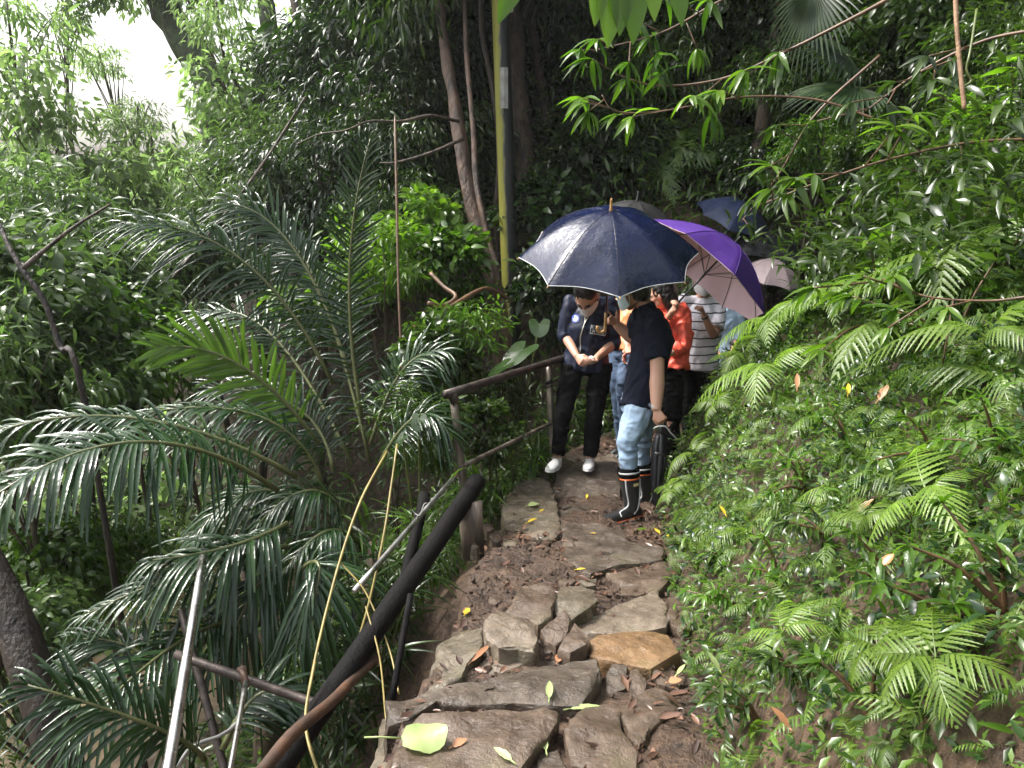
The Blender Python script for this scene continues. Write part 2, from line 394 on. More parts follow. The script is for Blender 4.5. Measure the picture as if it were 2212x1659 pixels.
stone('pinkish brown block with a broken front edge below the muddy slope', [(740, 880), (820, 770), (960, 760), (985, 800), (960, 900), (900, 935), (830, 900)], .12, .22, 'stone_brown', (.02, .1))
stone('jagged grey stone right of the pinkish block', [(975, 850), (1000, 780), (1110, 770), (1180, 790), (1200, 830), (1100, 890), (1060, 915), (990, 890)], .10, .2, 'stone_olive', (0, .1), 1.6)
stone('large tilted greenish stone falling away over the left edge', [(350, 1250), (400, 1080), (420, 1010), (560, 970), (630, 990), (640, 1060), (560, 1150), (530, 1215), (430, 1250)], .05, .5, 'stone_olive', (.35, .0))
stone('wide half buried slab in the middle of the path below the boots', [(1020, 480), (1060, 465), (1200, 470), (1330, 500), (1400, 560), (1520, 570), (1510, 620), (1380, 640), (1230, 670), (1160, 690), (1060, 640), (1030, 600)], .03, .2, 'stone_dark', (-.02, .03))
stone('grey slab with a yellow leaf left of the boots', [(740, 330), (800, 270), (880, 240), (960, 260), (990, 320), (1000, 400), (1010, 490), (970, 520), (890, 515), (840, 480), (740, 460), (720, 400)], .05, .25, 'stone_olive', (.05, .03))
stone('dark rectangular step stone below the white shoes', [(975, 260), (1005, 178), (1290, 183), (1310, 250), (1300, 330), (1180, 335), (980, 312)], .05, .3, 'stone_dark', (0, .16), .6)
stone('small flat dark stone in front of the rubber boots', [(1010, 390), (1100, 350), (1240, 345), (1290, 370), (1200, 400), (1100, 440), (1015, 440)], .02, .12, 'stone_dark')
stone('pale speckled stone behind the dark step stone', [(1175, 130), (1290, 118), (1330, 175), (1190, 175)], .04, .2, 'stone_grey', (0, .1))
stone('dark stone under the woman in white shoes', [(890, 205), (960, 120), (1110, 105), (1175, 130), (1160, 172), (1000, 172), (950, 222)], .02, .2, 'stone_dark')
stone('fallen slab leaning at the lower left corner of the path under the pale leaf', [(60, 1640), (130, 1380), (215, 1440), (190, 1640), (180, 1760), (50, 1760)], -.12, .4, 'stone_olive', (.5, 0))
stone('muddy brown slab sunk in the path above the pale grey slab', [(1240, 705), (1390, 665), (1530, 640), (1570, 720), (1500, 778), (1390, 805), (1280, 800)], .018, .2, 'stone_brown', (-.03, .02))
stone('rough brown slab half under the ferns right of the pale grey slab', [(1545, 800), (1640, 780), (1700, 860), (1690, 950), (1610, 985), (1555, 950), (1548, 870)], .025, .2, 'stone_brown', (-.1, .02))
stone('brown slab under dead leaves left of the orange slab', [(930, 1075), (1050, 1085), (1140, 1100), (1170, 1135), (960, 1160), (880, 1170), (860, 1110)], .015, .2, 'stone_dark', (0, .04))
stone('thin tan slab in the rubble slope behind the long step', [(640, 1085), (760, 1065), (850, 1090), (840, 1150), (720, 1185), (600, 1205)], .03, .2, 'stone_grey', (.12, .05))
stone('wet brown slab between the grey slab and the rubber boots', [(1015, 350), (1120, 338), (1180, 345), (1100, 352), (1020, 385)], .02, .15, 'stone_dark')
stone('flat muddy slab right of the half buried slab', [(1545, 540), (1610, 560), (1650, 640), (1590, 690), (1540, 650)], .02, .15, 'stone_brown', (-.1, 0))
stone('brown block at the right end of the long step stone', [(1450, 1165), (1560, 1150), (1640, 1200), (1600, 1270), (1490, 1245)], .015, .2, 'stone_brown', (-.08, 0))
for i, (u, v, r) in enumerate([(560, 1180, 40), (1040, 730, 55), (690, 830, 40), (1150, 740, 45), (770, 420, 30), (660, 470, 35), (690, 520, 28), (880, 545, 30), (760, 550, 50), (830, 1130, 55), (1180, 560, 25), (1440, 1010, 22), (1010, 1110, 24), (1560, 900, 45), (1620, 960, 38), (950, 1080, 30), (715, 1165, 30), (590, 560, 25)]):
    a0 = random.random() * 6; n = random.randint(5, 7)
    poly = [(u + r * random.uniform(.7, 1.15) * math.cos(a0 + 6.283 * k / n), v + .6 * r * random.uniform(.7, 1.15) * math.sin(a0 + 6.283 * k / n)) for k in range(n)]
    stone('small broken rubble stone lying in the mud between the slabs', poly, .03, .08, random.choice(['stone_brown', 'stone_olive', 'stone_brown']), (random.uniform(-.2, .2), random.uniform(-.1, .2)), 1.0, 'small rubble stones on the path', 'rubble_stone')

# ------------------------------------------------------------------ railing, pipes, log, pole
M['pipe'] = mat('pipe_weathered', (.22, .19, .15), (.07, .055, .045), .35, 14, metal=.55, bmp=.3, stretch=(1, 1, .3), rough2=.6)
M['pipe_dark'] = mat('pipe_dark', (.09, .07, .06), (.03, .024, .022), .4, 16, metal=.5, bmp=.3, rough2=.6)
M['steel'] = mat('stainless_steel', (.72, .70, .68), (.45, .42, .40), .22, 12, metal=1.0, rough2=.36, bmp=.05)
M['rust'] = mat('rusty_wood', (.10, .048, .026), (.035, .025, .02), .5, 7, bmp=.6, stretch=(1, 1, .3))
M['charred'] = mat('black_log', (.007, .006, .006), (.003, .003, .003), .75, 8, bmp=.5, bscale=60, stretch=(1, 1, .4), spec=.15, bd=.015)
M['wire'] = mat('wire', (.4, .4, .38), None, .4, 20)
M['wood_grey'] = mat('weathered_wood', (.17, .13, .10), (.07, .055, .045), .55, 10, bmp=.6, stretch=(3, 3, .4))
def pipe(name, m, a, b, r0, r1=None, parent=None, hollow=False, n=8, seg=16, wobble=0):
    a, b = np.asarray(a, float), np.asarray(b, float); r1 = r1 or r0; mb = MB()
    L = np.linalg.norm(b - a)
    pts = [a + (b - a) * t + (wobble * np.array([noise.noise(Vector(a) + Vector((t * 3, 1, 0))), noise.noise(Vector(a) + Vector((t * 3, 5, 0))), noise.noise(Vector(a) + Vector((t * 3, 9, 2)))])) for t in np.linspace(0, 1, n)]
    rad = list(np.linspace(r0, r1, n))
    if hollow:                                     # open end at a: the wall turns inwards
        d = nrm(b - a); pts = [a + d * .12, a + d * .001, a] + pts[0:]
        rad = [r0 * .82, r0 * .82, r0 * .9] + rad
    V, F = tube(pts, rad, seg, cap=not hollow)
    mb.add(V, F)
    if hollow: mb.add(*tube([a + nrm(b - a) * .12, a + nrm(b - a) * .121], r0 * .8, seg))
    return mb.obj(name, M[m], parent)
t = thing('railing', 'weathered pipe railing with an open ended top rail beside the woman in black trousers', 'railing', tuple(Z4(1275, 560, 5.25)))
pipe('top_rail', 'pipe_dark', Z4(1205, 245, 5.05), Z4(1660, 104, 6.5), .029, parent=t, hollow=True)
pipe('post', 'pipe', Z4(1238, 262, 5.14), Z4(1282, 640, 5.2), .028, parent=t)
pipe('post', 'pipe', Z4(1598, 132, 6.32), Z4(1612, 470, 6.35), .026, parent=t)
pipe('lower_rail', 'pipe', Z4(1612, 350, 6.36), Z4(1278, 512, 5.16), .016, parent=t)
mb = MB(); 
for px, d in ((1238, 5.13), ): mb.add(*tube([Z4(1225, 232, 5.12), Z4(1245, 275, 5.12)], .033, 14))
mb.obj('pipe_joint', M['pipe_dark'], t)
mb = MB(); mb.add(*tube([Z4(1597, 190, 6.31), Z4(1600, 204, 6.31)], .030, 12)); mb.add(*tube([Z4(1600, 210, 6.31), Z4(1601, 216, 6.31)], .030, 12)); mb.obj('wire_binding', M['charred'], t)
o = pipe('loose_rail', 'steel', Z4(1276, 515, 5.05), Z4(860, 990, 3.9), .015, .016, seg=12); tag(o, 'thin bare silver rail hanging loose from the railing post towards the ravine', 'rail')
mb = MB(); mb.add(*tube(bez([Z4(1080, 680, 4.5), Z4(1092, 695, 4.5), Z4(1110, 700, 4.47), Z4(1125, 660, 4.5), Z4(1140, 655, 4.52)], 16), .0025, 5))
o = mb.obj('tie_wire', M['wire']); tag(o, 'white tie wire knotted round the loose silver rail', 'wire')
o = pipe('log', 'charred', Z4(1318, 575, 5.0), Z4(500, 1760, 2.95), .058, .054, n=30, seg=18, wobble=.03); tag(o, 'long black charred log slanting down beside the path into the ravine', 'log')
o = pipe('branch_pole', 'rust', Z4(950, 1240, 3.7), Z4(420, 1740, 2.7), .022, .028, n=20, wobble=.02); tag(o, 'rotten reddish brown pole lying below the black log', 'pole')
o = pipe('pipe_post', 'steel', Z4(290, 860, 3.9), Z4(140, 1760, 2.75), .0205, .0235, n=10, hollow=True, seg=20); tag(o, 'thick shiny stainless steel post standing at the lower left', 'post')
o = pipe('thin_rod', 'steel', Z4(450, 1335, 3.4), Z4(375, 1760, 2.75), .0115, .0125, n=8); tag(o, 'thin shiny steel rod tied to the rusty cross pipe', 'rod')
t = thing('broken_frame', 'dark rusty pipe frame leaning in the ravine behind the steel post', 'pipe frame', tuple(Z4(240, 1240, 3.75)))
pipe('cross_pipe', 'pipe_dark', Z4(185, 1228, 3.75), Z4(745, 1425, 3.55), .022, parent=t, hollow=True)
pipe('upright_pipe', 'pipe_dark', Z4(205, 1060, 3.95), Z4(395, 1760, 3.6), .020, parent=t, hollow=True)
mb = MB(); mb.add(*tube(bez([Z4(425, 1285, 3.6), Z4(440, 1300, 3.55), Z4(455, 1340, 3.53), Z4(440, 1365, 3.52)], 10), [.014] * 10 if False else .013, 7)); mb.add(*tube([Z4(440, 1275, 3.6), Z4(448, 1345, 3.55)], .016, 8))
mb.obj('cloth_tie', M['rust'], t)
o = pipe('cable', 'wire', Z4(580, 1400, 3.9), Z4(190, 1640, 3.3), .009, n=10, wobble=.04); tag(o, 'grey cable stretched low across the ravine behind the steel rod', 'cable')
o = pipe('support_post', 'charred', Z4(1075, 1000, 3.7), Z4(1000, 1420, 3.45), .016, n=6); tag(o, 'thin dark stake under the black log', 'stake')
o = pipe('support_post', 'charred', Z4(1130, 620, 4.75), Z4(1040, 1000, 4.4), .035, n=6); tag(o, 'dark leaning stake behind the black log near the loose rail', 'stake')
t = thing('cut_post', 'short weathered half round timber post standing in the mud below the railing', 'post', tuple(on_path(*Z3(575, 590), -.05)))
c = on_path(*Z3(580, 590), -.05); mb = MB(); mb.add(*tube([c + (0, 0, -.05), c + (-.005, .03, .15), c + (-.01, .06, .31)], [(.068, .04), (.072, .045), (.070, .042)], 14, rough=.25)); mb.obj('timber', M['wood_grey'], t)

# utility pole: left side coloured by yellow moss and painted light, rest dark
def pole():
    base = P(1116, 715, 9.3); base[2] = gz(base[0], base[1]) - .1; top = P(1078, -60, 8.9)
    t = thing('utility_pole', 'tall dark utility pole mossy yellow down its left side behind the navy umbrella', 'pole', tuple(base))
    m, tt, b, out = nodemat('mossy_lit_pole'); v = objvec(tt); sx = tt.nodes.new('ShaderNodeSeparateXYZ'); g = tt.nodes.new('ShaderNodeNewGeometry')
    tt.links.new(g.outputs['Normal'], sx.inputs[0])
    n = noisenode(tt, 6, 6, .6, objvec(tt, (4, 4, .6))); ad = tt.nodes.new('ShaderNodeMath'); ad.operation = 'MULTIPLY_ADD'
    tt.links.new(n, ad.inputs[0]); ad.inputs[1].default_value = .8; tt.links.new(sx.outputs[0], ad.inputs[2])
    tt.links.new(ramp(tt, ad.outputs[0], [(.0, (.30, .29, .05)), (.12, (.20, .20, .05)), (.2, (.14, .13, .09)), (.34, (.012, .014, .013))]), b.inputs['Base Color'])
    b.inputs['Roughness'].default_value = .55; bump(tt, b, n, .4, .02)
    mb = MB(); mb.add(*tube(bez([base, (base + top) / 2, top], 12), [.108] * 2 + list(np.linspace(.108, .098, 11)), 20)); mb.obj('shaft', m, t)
    mp = mat('number_plate', (.35, .35, .33), (.22, .22, .2), .4, 10)
    for (px, py, h) in ((1083, 190, .22), (1121, 647, .12)):
        q = P(px + 6, py, 8.85) ; mb = MB()
        w_ = .045; V = [q + (sx_ * w_, 0 - .012 * (1 - abs(sx_)), sz * h) for sz in (-1, 1) for sx_ in (-1, 0, 1)]
        V2 = [p + np.array((0, .01, 0)) for p in V]
        F = [(0, 1, 4, 3), (1, 2, 5, 4)]; mb.add(V, F); mb.add(V2, [f[::-1] for f in F]); mb.obj('plate', mp, t, smooth=False)
    mw = mat('insulator', (.75, .75, .72), None, .25, 5)
    for px in (1083, 1099):
        q = P(px + 4, 22, 8.7); mb = MB(); mb.add(*tube([q + (-.03, 0, 0), q + (-.012, 0, 0), q, q + (.012, 0, 0), q + (.03, 0, 0)], [.018, .03, .02, .03, .018], 12)); mb.obj('insulator', mw, t)
pole()

# ------------------------------------------------------------------ people
M['skin'] = mat('skin', (.52, .30, .21), (.45, .24, .165), .48, 6, spec=.4)
M['skin_tan'] = mat('skin_tan', (.33, .175, .11), (.27, .14, .09), .45, 6, spec=.4)
M['hair'] = mat('hair', (.012, .009, .008), (.006, .005, .005), .35, 60, bmp=.5, bscale=90, stretch=(1, 1, .2))
M['navy'] = mat('navy_nylon', (.010, .014, .036), (.007, .010, .026), .5, 10, bmp=.15, bscale=18, bd=.02, spec=.3)
M['navy_tee'] = mat('navy_cotton', (.009, .011, .022), (.006, .008, .016), .85, 14, bmp=.2, bscale=40, spec=.12)
M['black_cloth'] = mat('black_cloth', (.0045, .0045, .005), (.003, .003, .0035), .85, 12, bmp=.2, spec=.08)
M['coral'] = mat('coral_raincoat', (.86, .13, .075), (.72, .09, .05), .42, 9, bmp=.5, bscale=16, bd=.03)
M['apricot'] = mat('apricot_raincoat', (.90, .40, .16), (.80, .28, .10), .45, 9, bmp=.4, bscale=16, bd=.03)
M['mask_white'] = mat('mask_white', (.80, .80, .80), (.74, .74, .75), .7, 20)
M['mask_blue'] = mat('mask_blue', (.60, .74, .80), (.52, .68, .76), .7, 20)
M['white'] = mat('white_rubber', (.80, .79, .77), (.72, .71, .70), .5, 20, bmp=.1)
M['black_rubber'] = mat('black_rubber', (.022, .023, .024), (.014, .015, .015), .28, 6, bmp=.1, rough2=.45)
M['orange_rubber'] = mat('orange_rubber', (.75, .16, .04), None, .4, 10)
M['grey_stripe'] = mat('grey_stripe', (.55, .56, .57), None, .35, 10)
M['tag_cream'] = mat('cream_tag', (.75, .62, .35), None, .5, 10)
M['pale_blue'] = mat('pale_blue_shirt', (.45, .58, .72), (.38, .5, .65), .7, 10)
M['lilac'] = mat('lilac_shirt', (.62, .58, .72), None, .7, 10)
M['zip'] = mat('zip_metal', (.7, .68, .6), None, .35, 10, metal=.7)
M['emblem_blue'] = mat('emblem_blue', (.02, .07, .40), None, .6, 10)
M['emblem_white'] = mat('emblem_white', (.85, .86, .88), None, .6, 10)
def jeans(name, a, b_):
    m, t, b, out = nodemat(name); v = objvec(t)
    n = noisenode(t, 5, 5, .6, v); n2 = noisenode(t, 160, 2, .5, v)
    ad = t.nodes.new('ShaderNodeMath'); ad.operation = 'MULTIPLY_ADD'; t.links.new(n2, ad.inputs[0]); ad.inputs[1].default_value = .25; t.links.new(n, ad.inputs[2])
    t.links.new(ramp(t, ad.outputs[0], [(.45, b_), (.8, a)]), b.inputs['Base Color']); b.inputs['Roughness'].default_value = .85
    bump(t, b, n2, .2, .004); return m
M['jeans_light'] = jeans('light_denim', (.30, .40, .52), (.16, .24, .35))
M['jeans_dark'] = jeans('dark_denim', (.07, .11, .18), (.025, .045, .09))
def stripes():
    m, t, b, out = nodemat('striped_cotton'); v = objvec(t)
    sx = t.nodes.new('ShaderNodeSeparateXYZ'); t.links.new(v, sx.inputs[0])
    nn = noisenode(t, 5, 2, .5, v); ma = t.nodes.new('ShaderNodeMath'); ma.operation = 'MULTIPLY_ADD'; t.links.new(nn, ma.inputs[0]); ma.inputs[1].default_value = .03; t.links.new(sx.outputs[2], ma.inputs[2])
    mo = t.nodes.new('ShaderNodeMath'); mo.operation = 'PINGPONG'; t.links.new(ma.outputs[0], mo.inputs[0]); mo.inputs[1].default_value = .0375
    t.links.new(ramp(t, mo.outputs[0], [(.0, (.02, .02, .025)), (.0060, (.02, .02, .025)), (.0075, (.66, .63, .68)), (1, (.66, .63, .68))]), b.inputs['Base Color'])
    b.inputs['Roughness'].default_value = .8; bump(t, b, noisenode(t, 14, 4, .6, v), .3, .02); return m
M['striped'] = stripes()

def remeshed(name, mbuild, m, parent, voxel=.008, smooth=6, wrinkle=0, wfreq=9, wst=(1, 1, .5)):
    me = mbuild.mesh(name); o = bpy.data.objects.new(name, me); COL.objects.link(o)
    r = o.modifiers.new('r', 'REMESH'); r.mode = 'VOXEL'; r.voxel_size = voxel
    if smooth:
        s = o.modifiers.new('s', 'SMOOTH'); s.factor = .5; s.iterations = smooth
    dg = bpy.context.evaluated_depsgraph_get(); dg.update()
    e = bpy.data.meshes.new_from_object(o.evaluated_get(dg)); bpy.data.objects.remove(o)
    n = len(e.vertices); V = np.empty(n * 3, np.float32); e.vertices.foreach_get('co', V); V = V.reshape(-1, 3)
    if wrinkle:
        N = np.empty(n * 3, np.float32); e.vertices.foreach_get('normal', N); N = N.reshape(-1, 3)
        for i in range(n):
            p = Vector(V[i]); q = Vector((p.x * wst[0], p.y * wst[1], p.z * wst[2])) * wfreq
            a = noise.noise(q + Vector((0, 0, 1.5 * noise.noise(p * 6))))
            b2 = noise.noise(q * 1.9 + Vector((7, 3, 1)))
            d = wrinkle * ((1 - 3.2 * min(.6, abs(a))) * .8 + (1 - 3.0 * min(.5, abs(b2))) * .45 + .3 * noise.noise(q * 4.5))
            V[i] += N[i] * d
        e.vertices.foreach_set('co', V.ravel())
    e.polygons.foreach_set('use_smooth', np.full(len(e.polygons), True)); e.update(); e.name = name
    return link(name, e, m, parent)
def frame(f, up=(0, 0, 1)):
    f = nrm(f); s = nrm(np.cross(f, up)); u = np.cross(s, f); return np.array([s, f, u])     # rows: right, forward, up
def hand_parts(mb, wrist, d, pn, curls, thumb=.5, size=1.0, spread=.05, mirror=1):
    """palm + five fingers: d along the hand, pn = palm normal (fingers curl towards it)"""
    d = nrm(d); pn = nrm(np.asarray(pn, float) - d * np.dot(pn, d)); s = np.cross(d, pn) * mirror
    k = size
    mb.add(*tube([wrist - d * .03 * k, wrist + d * .01 * k, wrist + d * .05 * k, wrist + d * .085 * k], [(.024 * k, .020 * k), (.030 * k, .018 * k), (.040 * k, .016 * k), (.036 * k, .013 * k)], 12, side=s))
    for i, (L, c) in enumerate(zip((.072, .080, .074, .058), curls)):
        o = wrist + d * (.078 - .006 * abs(i - 1)) * k + s * (.030 - .020 * i) * k
        dd = nrm(d + s * spread * (1.5 - i)); pts = [o - dd * .012 * k, o]; a = 0
        for seg, fr in enumerate((.45, .30, .25)):
            a += c * (1.1, 1.2, .7)[seg]; v = math.cos(a) * dd + math.sin(a) * pn; pts.append(pts[-1] + v * L * fr * k)
        mb.add(*tube(pts, [.0095 * k, .0095 * k, .0088 * k, .008 * k, .0055 * k], 8, side=s))
    o = wrist + d * .022 * k + s * .026 * k; v1 = nrm(d * .75 + s * .75 + pn * .35 * thumb); v2 = nrm(d * .9 + s * (.35 - .5 * thumb) + pn * .6 * thumb)
    mb.add(*tube([o - v1 * .01 * k, o + v1 * .035 * k, o + v1 * .035 * k + v2 * .030 * k, o + v1 * .035 * k + v2 * .055 * k], [.013 * k, .011 * k, .010 * k, .006 * k], 8))
def torso_rings(J, k=1.0, hem=0.0, w=1.0):
    """centres, radii and side vectors from hips to neck"""
    hipS = nrm(J['hipR'] - J['hipL']); shS = nrm(J['shR'] - J['shL'])
    pe, ch, ne = J['pelvis'], J['chest'], J['neck']
    sh = (J['shR'] + J['shL']) / 2; hw = np.linalg.norm(J['shR'] - J['shL']) / 2
    up = nrm(ch - pe)
    pts = [pe - up * hem, pe + up * .06, pe + (ch - pe) * .5, ch, sh * .55 + ch * .45, sh + nrm(ne - ch) * .015, ne]
    wa = J.get('girth', 1.0) * w
    rad = [(.165 * wa, .115 * wa), (.158 * wa, .110 * wa), (.140 * wa, .105 * wa), (.160 * wa, .112 * wa), (hw * .90 * k, .100 * k * wa), (hw * .58, .070 * k), (.055, .055)]
    side = [hipS, hipS, nrm(hipS + shS), shS, shS, shS, shS]
    return pts, rad, side
def person(name_label, J, base, look, top, bottom, skin='skin', sleeve=.45, hem=.10, cuff=.97, hands=None, hair_len=0, bun=False, mask=None, height_scale=1.0, group=None, wr=.009, shoes=None, cap=None, topname='shirt', bottomname='trousers', voxel=.007, loose=1.0):
    t = thing('person', name_label, 'person', tuple(base), group)
    J = {k: (np.asarray(v, float) if not np.isscalar(v) else v) for k, v in J.items()}
    hs = height_scale
    # --- body, one continuous skin surface
    b = MB(); pts, rad, side = torso_rings(J)
    b.add(*tube(pts, [(a * (.74 if i < 3 else .86), c * (.74 if i < 3 else .86)) if i < 6 else (a, c) for i, (a, c) in enumerate(rad)], 18, side=side))
    for s in 'LR':
        sh, el, wr_ = J['sh' + s], J['el' + s], J['wr' + s]
        b.add(*tube([sh + (J['chest'] - sh) * .12, sh, sh * .5 + el * .5, el + (sh - el) * .08, el + (wr_ - el) * .08, el * .65 + wr_ * .35, wr_ + (el - wr_) * .1, wr_], [r * (1 if k < 2 else J.get('arms', 1.0)) for k, r in enumerate((.040, .044, .044, .038, .038, .041, .029, .026))], 12))
        hp, kn, an = J['hip' + s], J['kn' + s], J['an' + s]
        b.add(*tube([hp + (0, 0, .02), hp * .6 + kn * .4, kn, kn * .65 + an * .35, an, an + (0, 0, -.06)], [.075, .068, .052, .052, .034, .036], 12))
        h = (hands or {}).get(s, dict(d=wr_ - el, pn=(0, -1, 0), curls=(.35, .4, .45, .5)))
        hand_parts(b, wr_, **h)
    H = J['head']; A = frame(look) * J.get('hk', 1.0); r_, f_, u_ = A
    b.add(*tube([J['neck'] - u_ * .03, J['neck'], H - u_ * .06 - f_ * .02], [.058, .052, .052], 14))
    b.add(*ellipsoid(H + u_ * .015 - f_ * .008, A, (.074, .092, .100)))
    b.add(*ellipsoid(H - u_ * .050 + f_ * .026, A, (.056, .062, .066)))
    b.add(*ellipsoid(H - u_ * .098 + f_ * .056, A, (.026, .024, .020)))       # chin
    b.add(*ellipsoid(H + u_ * .022 + f_ * .072, A, (.050, .018, .014)))       # brow
    b.add(*tube([H + u_ * .015 + f_ * .078, H - u_ * .022 + f_ * .103, H - u_ * .034 + f_ * .090], [.010, .015, .012], 8))   # nose
    for s in (-1, 1):
        b.add(*ellipsoid(H - u_ * .020 + r_ * s * .036 + f_ * .060, A, (.022, .022, .022)))
        b.add(*ellipsoid(H - u_ * .012 + r_ * s * .076 - f_ * .006, A, (.010, .018, .031)))     # ear
    remeshed('body', b, M[skin], t, voxel, 3)
    # --- eyes, brows
    for s in (-1, 1):
        e = MB(); e.add(*ellipsoid(H + u_ * .000 + r_ * s * .031 + f_ * .079, A, (.014, .010, .0045), 10, 6)); e.obj('eye', M['hair'], t)
        e = MB(); e.add(*tube([H + u_ * .022 + r_ * s * .014 + f_ * .091, H + u_ * .029 + r_ * s * .034 + f_ * .085, H + u_ * .023 + r_ * s * .052 + f_ * .070], [.003, .004, .002], 6)); e.obj('eyebrow', M['hair'], t)
    # --- hair
    hb = MB(); hb.add(*ellipsoid(H + u_ * .034 - f_ * .026, A, (.083, .095, .098)))
    hb.add(*ellipsoid(H - u_ * .03 - f_ * .050, A, (.070, .062, .075)))
    if hair_len: hb.add(*tube([H + u_ * .03 - f_ * .04, H - u_ * .08 - f_ * .06, H - u_ * (.08 + hair_len) - f_ * .055], [(.085, .07), (.088, .062), (.06, .03)], 14, side=r_))
    if bun: hb.add(*ellipsoid(H - u_ * .015 - f_ * .135, A, (.040, .036, .040)))
    remeshed('hair', hb, M['hair'], t, .007, 2, .006, 26, (1, 1, .35))
    if cap:
        cb = MB(); cb.add(*ellipsoid(H + u_ * .052 - f_ * .012, A, (.090, .104, .082)))
        cb.add(*tube([H + u_ * .075 + f_ * .05, H + u_ * .062 + f_ * .11, H + u_ * .045 + f_ * .155], [(.075, .012), (.075, .007), (.05, .005)], 14, side=r_))
        remeshed('cap', cb, M[cap], t, .007, 2)
    # --- face mask
    if mask:
        mb = MB(); nu, nv = 15, 9; V = []
        for j in range(nv):
            vv = -1 + 2 * j / (nv - 1)
            for i in range(nu):
                a = R(80) * (-1 + 2 * i / (nu - 1)); z = -.050 + .052 * vv * (1 - .25 * (abs(a) / R(80)) ** 2)
                rr = .074 + .034 * (1 - min(1, abs(a) / R(55)) ** 1.3) * (1 - .25 * vv * vv) + (.006 if vv < 0 else 0)
                rr += .0025 * math.sin(vv * 9)
                V.append(H + r_ * math.sin(a) * .080 * (1 - .18 * max(0, -vv)) + f_ * (math.cos(a) * rr + .014) + u_ * z)
        F = [(j * nu + i, j * nu + i + 1, (j + 1) * nu + i + 1, (j + 1) * nu + i) for j in range(nv - 1) for i in range(nu - 1)]
        V2 = [p - f_ * .004 for p in V]; n0 = len(V)
        mb.add(V, F); mb.add(V2, [f[::-1] for f in F]); mo = mb.obj('face_mask', M[mask], t)
        for s in (-1, 1):
            lp = MB(); a = V[(nv - 1) * nu + (nu - 1 if s > 0 else 0)]; c = V[(nu - 1 if s > 0 else 0)]; e = H + r_ * s * .088 - f_ * .012
            lp.add(*tube(bez([a, e + u_ * .022, e - f_ * .008, e - u_ * .028, c], 16), .0022, 5)); lo = lp.obj('ear_loop', M[mask], t)
            lo.parent = mo; lo.matrix_parent_inverse = Matrix.Translation(-Vector(t.location)); lo.matrix_parent_inverse = Matrix.Identity(4)
    # --- top with sleeves
    b = MB(); pts, rad, side = torso_rings(J, 1.04, hem, 1.08 * loose)
    b.add(*tube(pts[:-1] + [J['neck'] - nrm(J['neck'] - J['chest']) * .030], rad[:-1] + [(.070, .064)], 20, side=side))
    for s in 'LR':
        sh, el, wr_ = J['sh' + s], J['el' + s], J['wr' + s]
        b.add(*ellipsoid(sh - nrm(el - sh) * .0, frame(nrm(el - sh), (1, 0, .3)), (.054 * loose, .060 * loose, .056 * loose), 14, 9)); b.add(*tube([J['neck'] * .75 + J['chest'] * .25, sh * .7 + J['neck'] * .3 - (0, 0, .02), sh], [.058, .054 * loose, .050 * loose], 14))
        ar = J.get('arms', 1.0); path = [sh - nrm(el - sh) * .015, sh + (el - sh) * .15, sh * .5 + el * .5, el]; rr = [.050 * loose, .064 * loose * ar, .060 * loose * ar, .056 * loose * ar]
        if sleeve <= 1: 
            e = sh + (el - sh) * max(.3, sleeve); path = [path[0], path[1], sh * .5 + e * .5, e]; rr = [.048 * loose, .058 * loose * ar, .060 * loose * ar, .062 * loose * ar]
        else:
            q = sleeve - 1; path += [el + (wr_ - el) * q * .5, el + (wr_ - el) * q]; rr += [.052 * loose, .044 * loose]
        b.add(*tube(path, rr, 14))
    topo = remeshed(topname, b, M[top], t, .009, 4, wr, 8, (1, 1, .6))
    # --- trousers
    b = MB(); hipS = nrm(J['hipR'] - J['hipL']); up = nrm(J['chest'] - J['pelvis'])
    g = J.get('girth', 1.0); lw = J.get('legs', 1.0)
    b.add(*tube([J['pelvis'] + up * .17, J['pelvis'], J['pelvis'] - up * .10], [(.125 * g, .092 * g), (.160 * g, .118 * g), (.13 * g, .10 * g)], 18, side=hipS))
    for s in 'LR':
        hp, kn, an = J['hip' + s], J['kn' + s], J['an' + s]; e = kn + (an - kn) * cuff
        b.add(*tube([hp + (0, 0, .05), hp, hp * .55 + kn * .45, kn, kn * .6 + e * .4, e], [.092 * lw, .094 * lw, .083 * lw, .064 * lw, .060 * lw, .050 * lw], 14))
    remeshed(bottomname, b, M[bottom], t, .009, 4, wr, 9, (.8, .8, 1))
    return t, topo, A
def on_surface(obj, parent, pts, fromdir, off=.004):
    """lay points on an object's surface (they travel along fromdir until they meet it)"""
    me = obj.data; bv = BVHTree.FromPolygons([v.co.copy() for v in me.vertices], [tuple(p.vertices) for p in me.polygons]); out = []
    d = Vector(nrm(fromdir))
    for p in pts:
        h = bv.ray_cast(Vector(p) - d * .6, d)
        if h[0] is None: h = bv.find_nearest(Vector(p))
        out.append(np.array(h[0]) - np.array(d) * off)
    return out
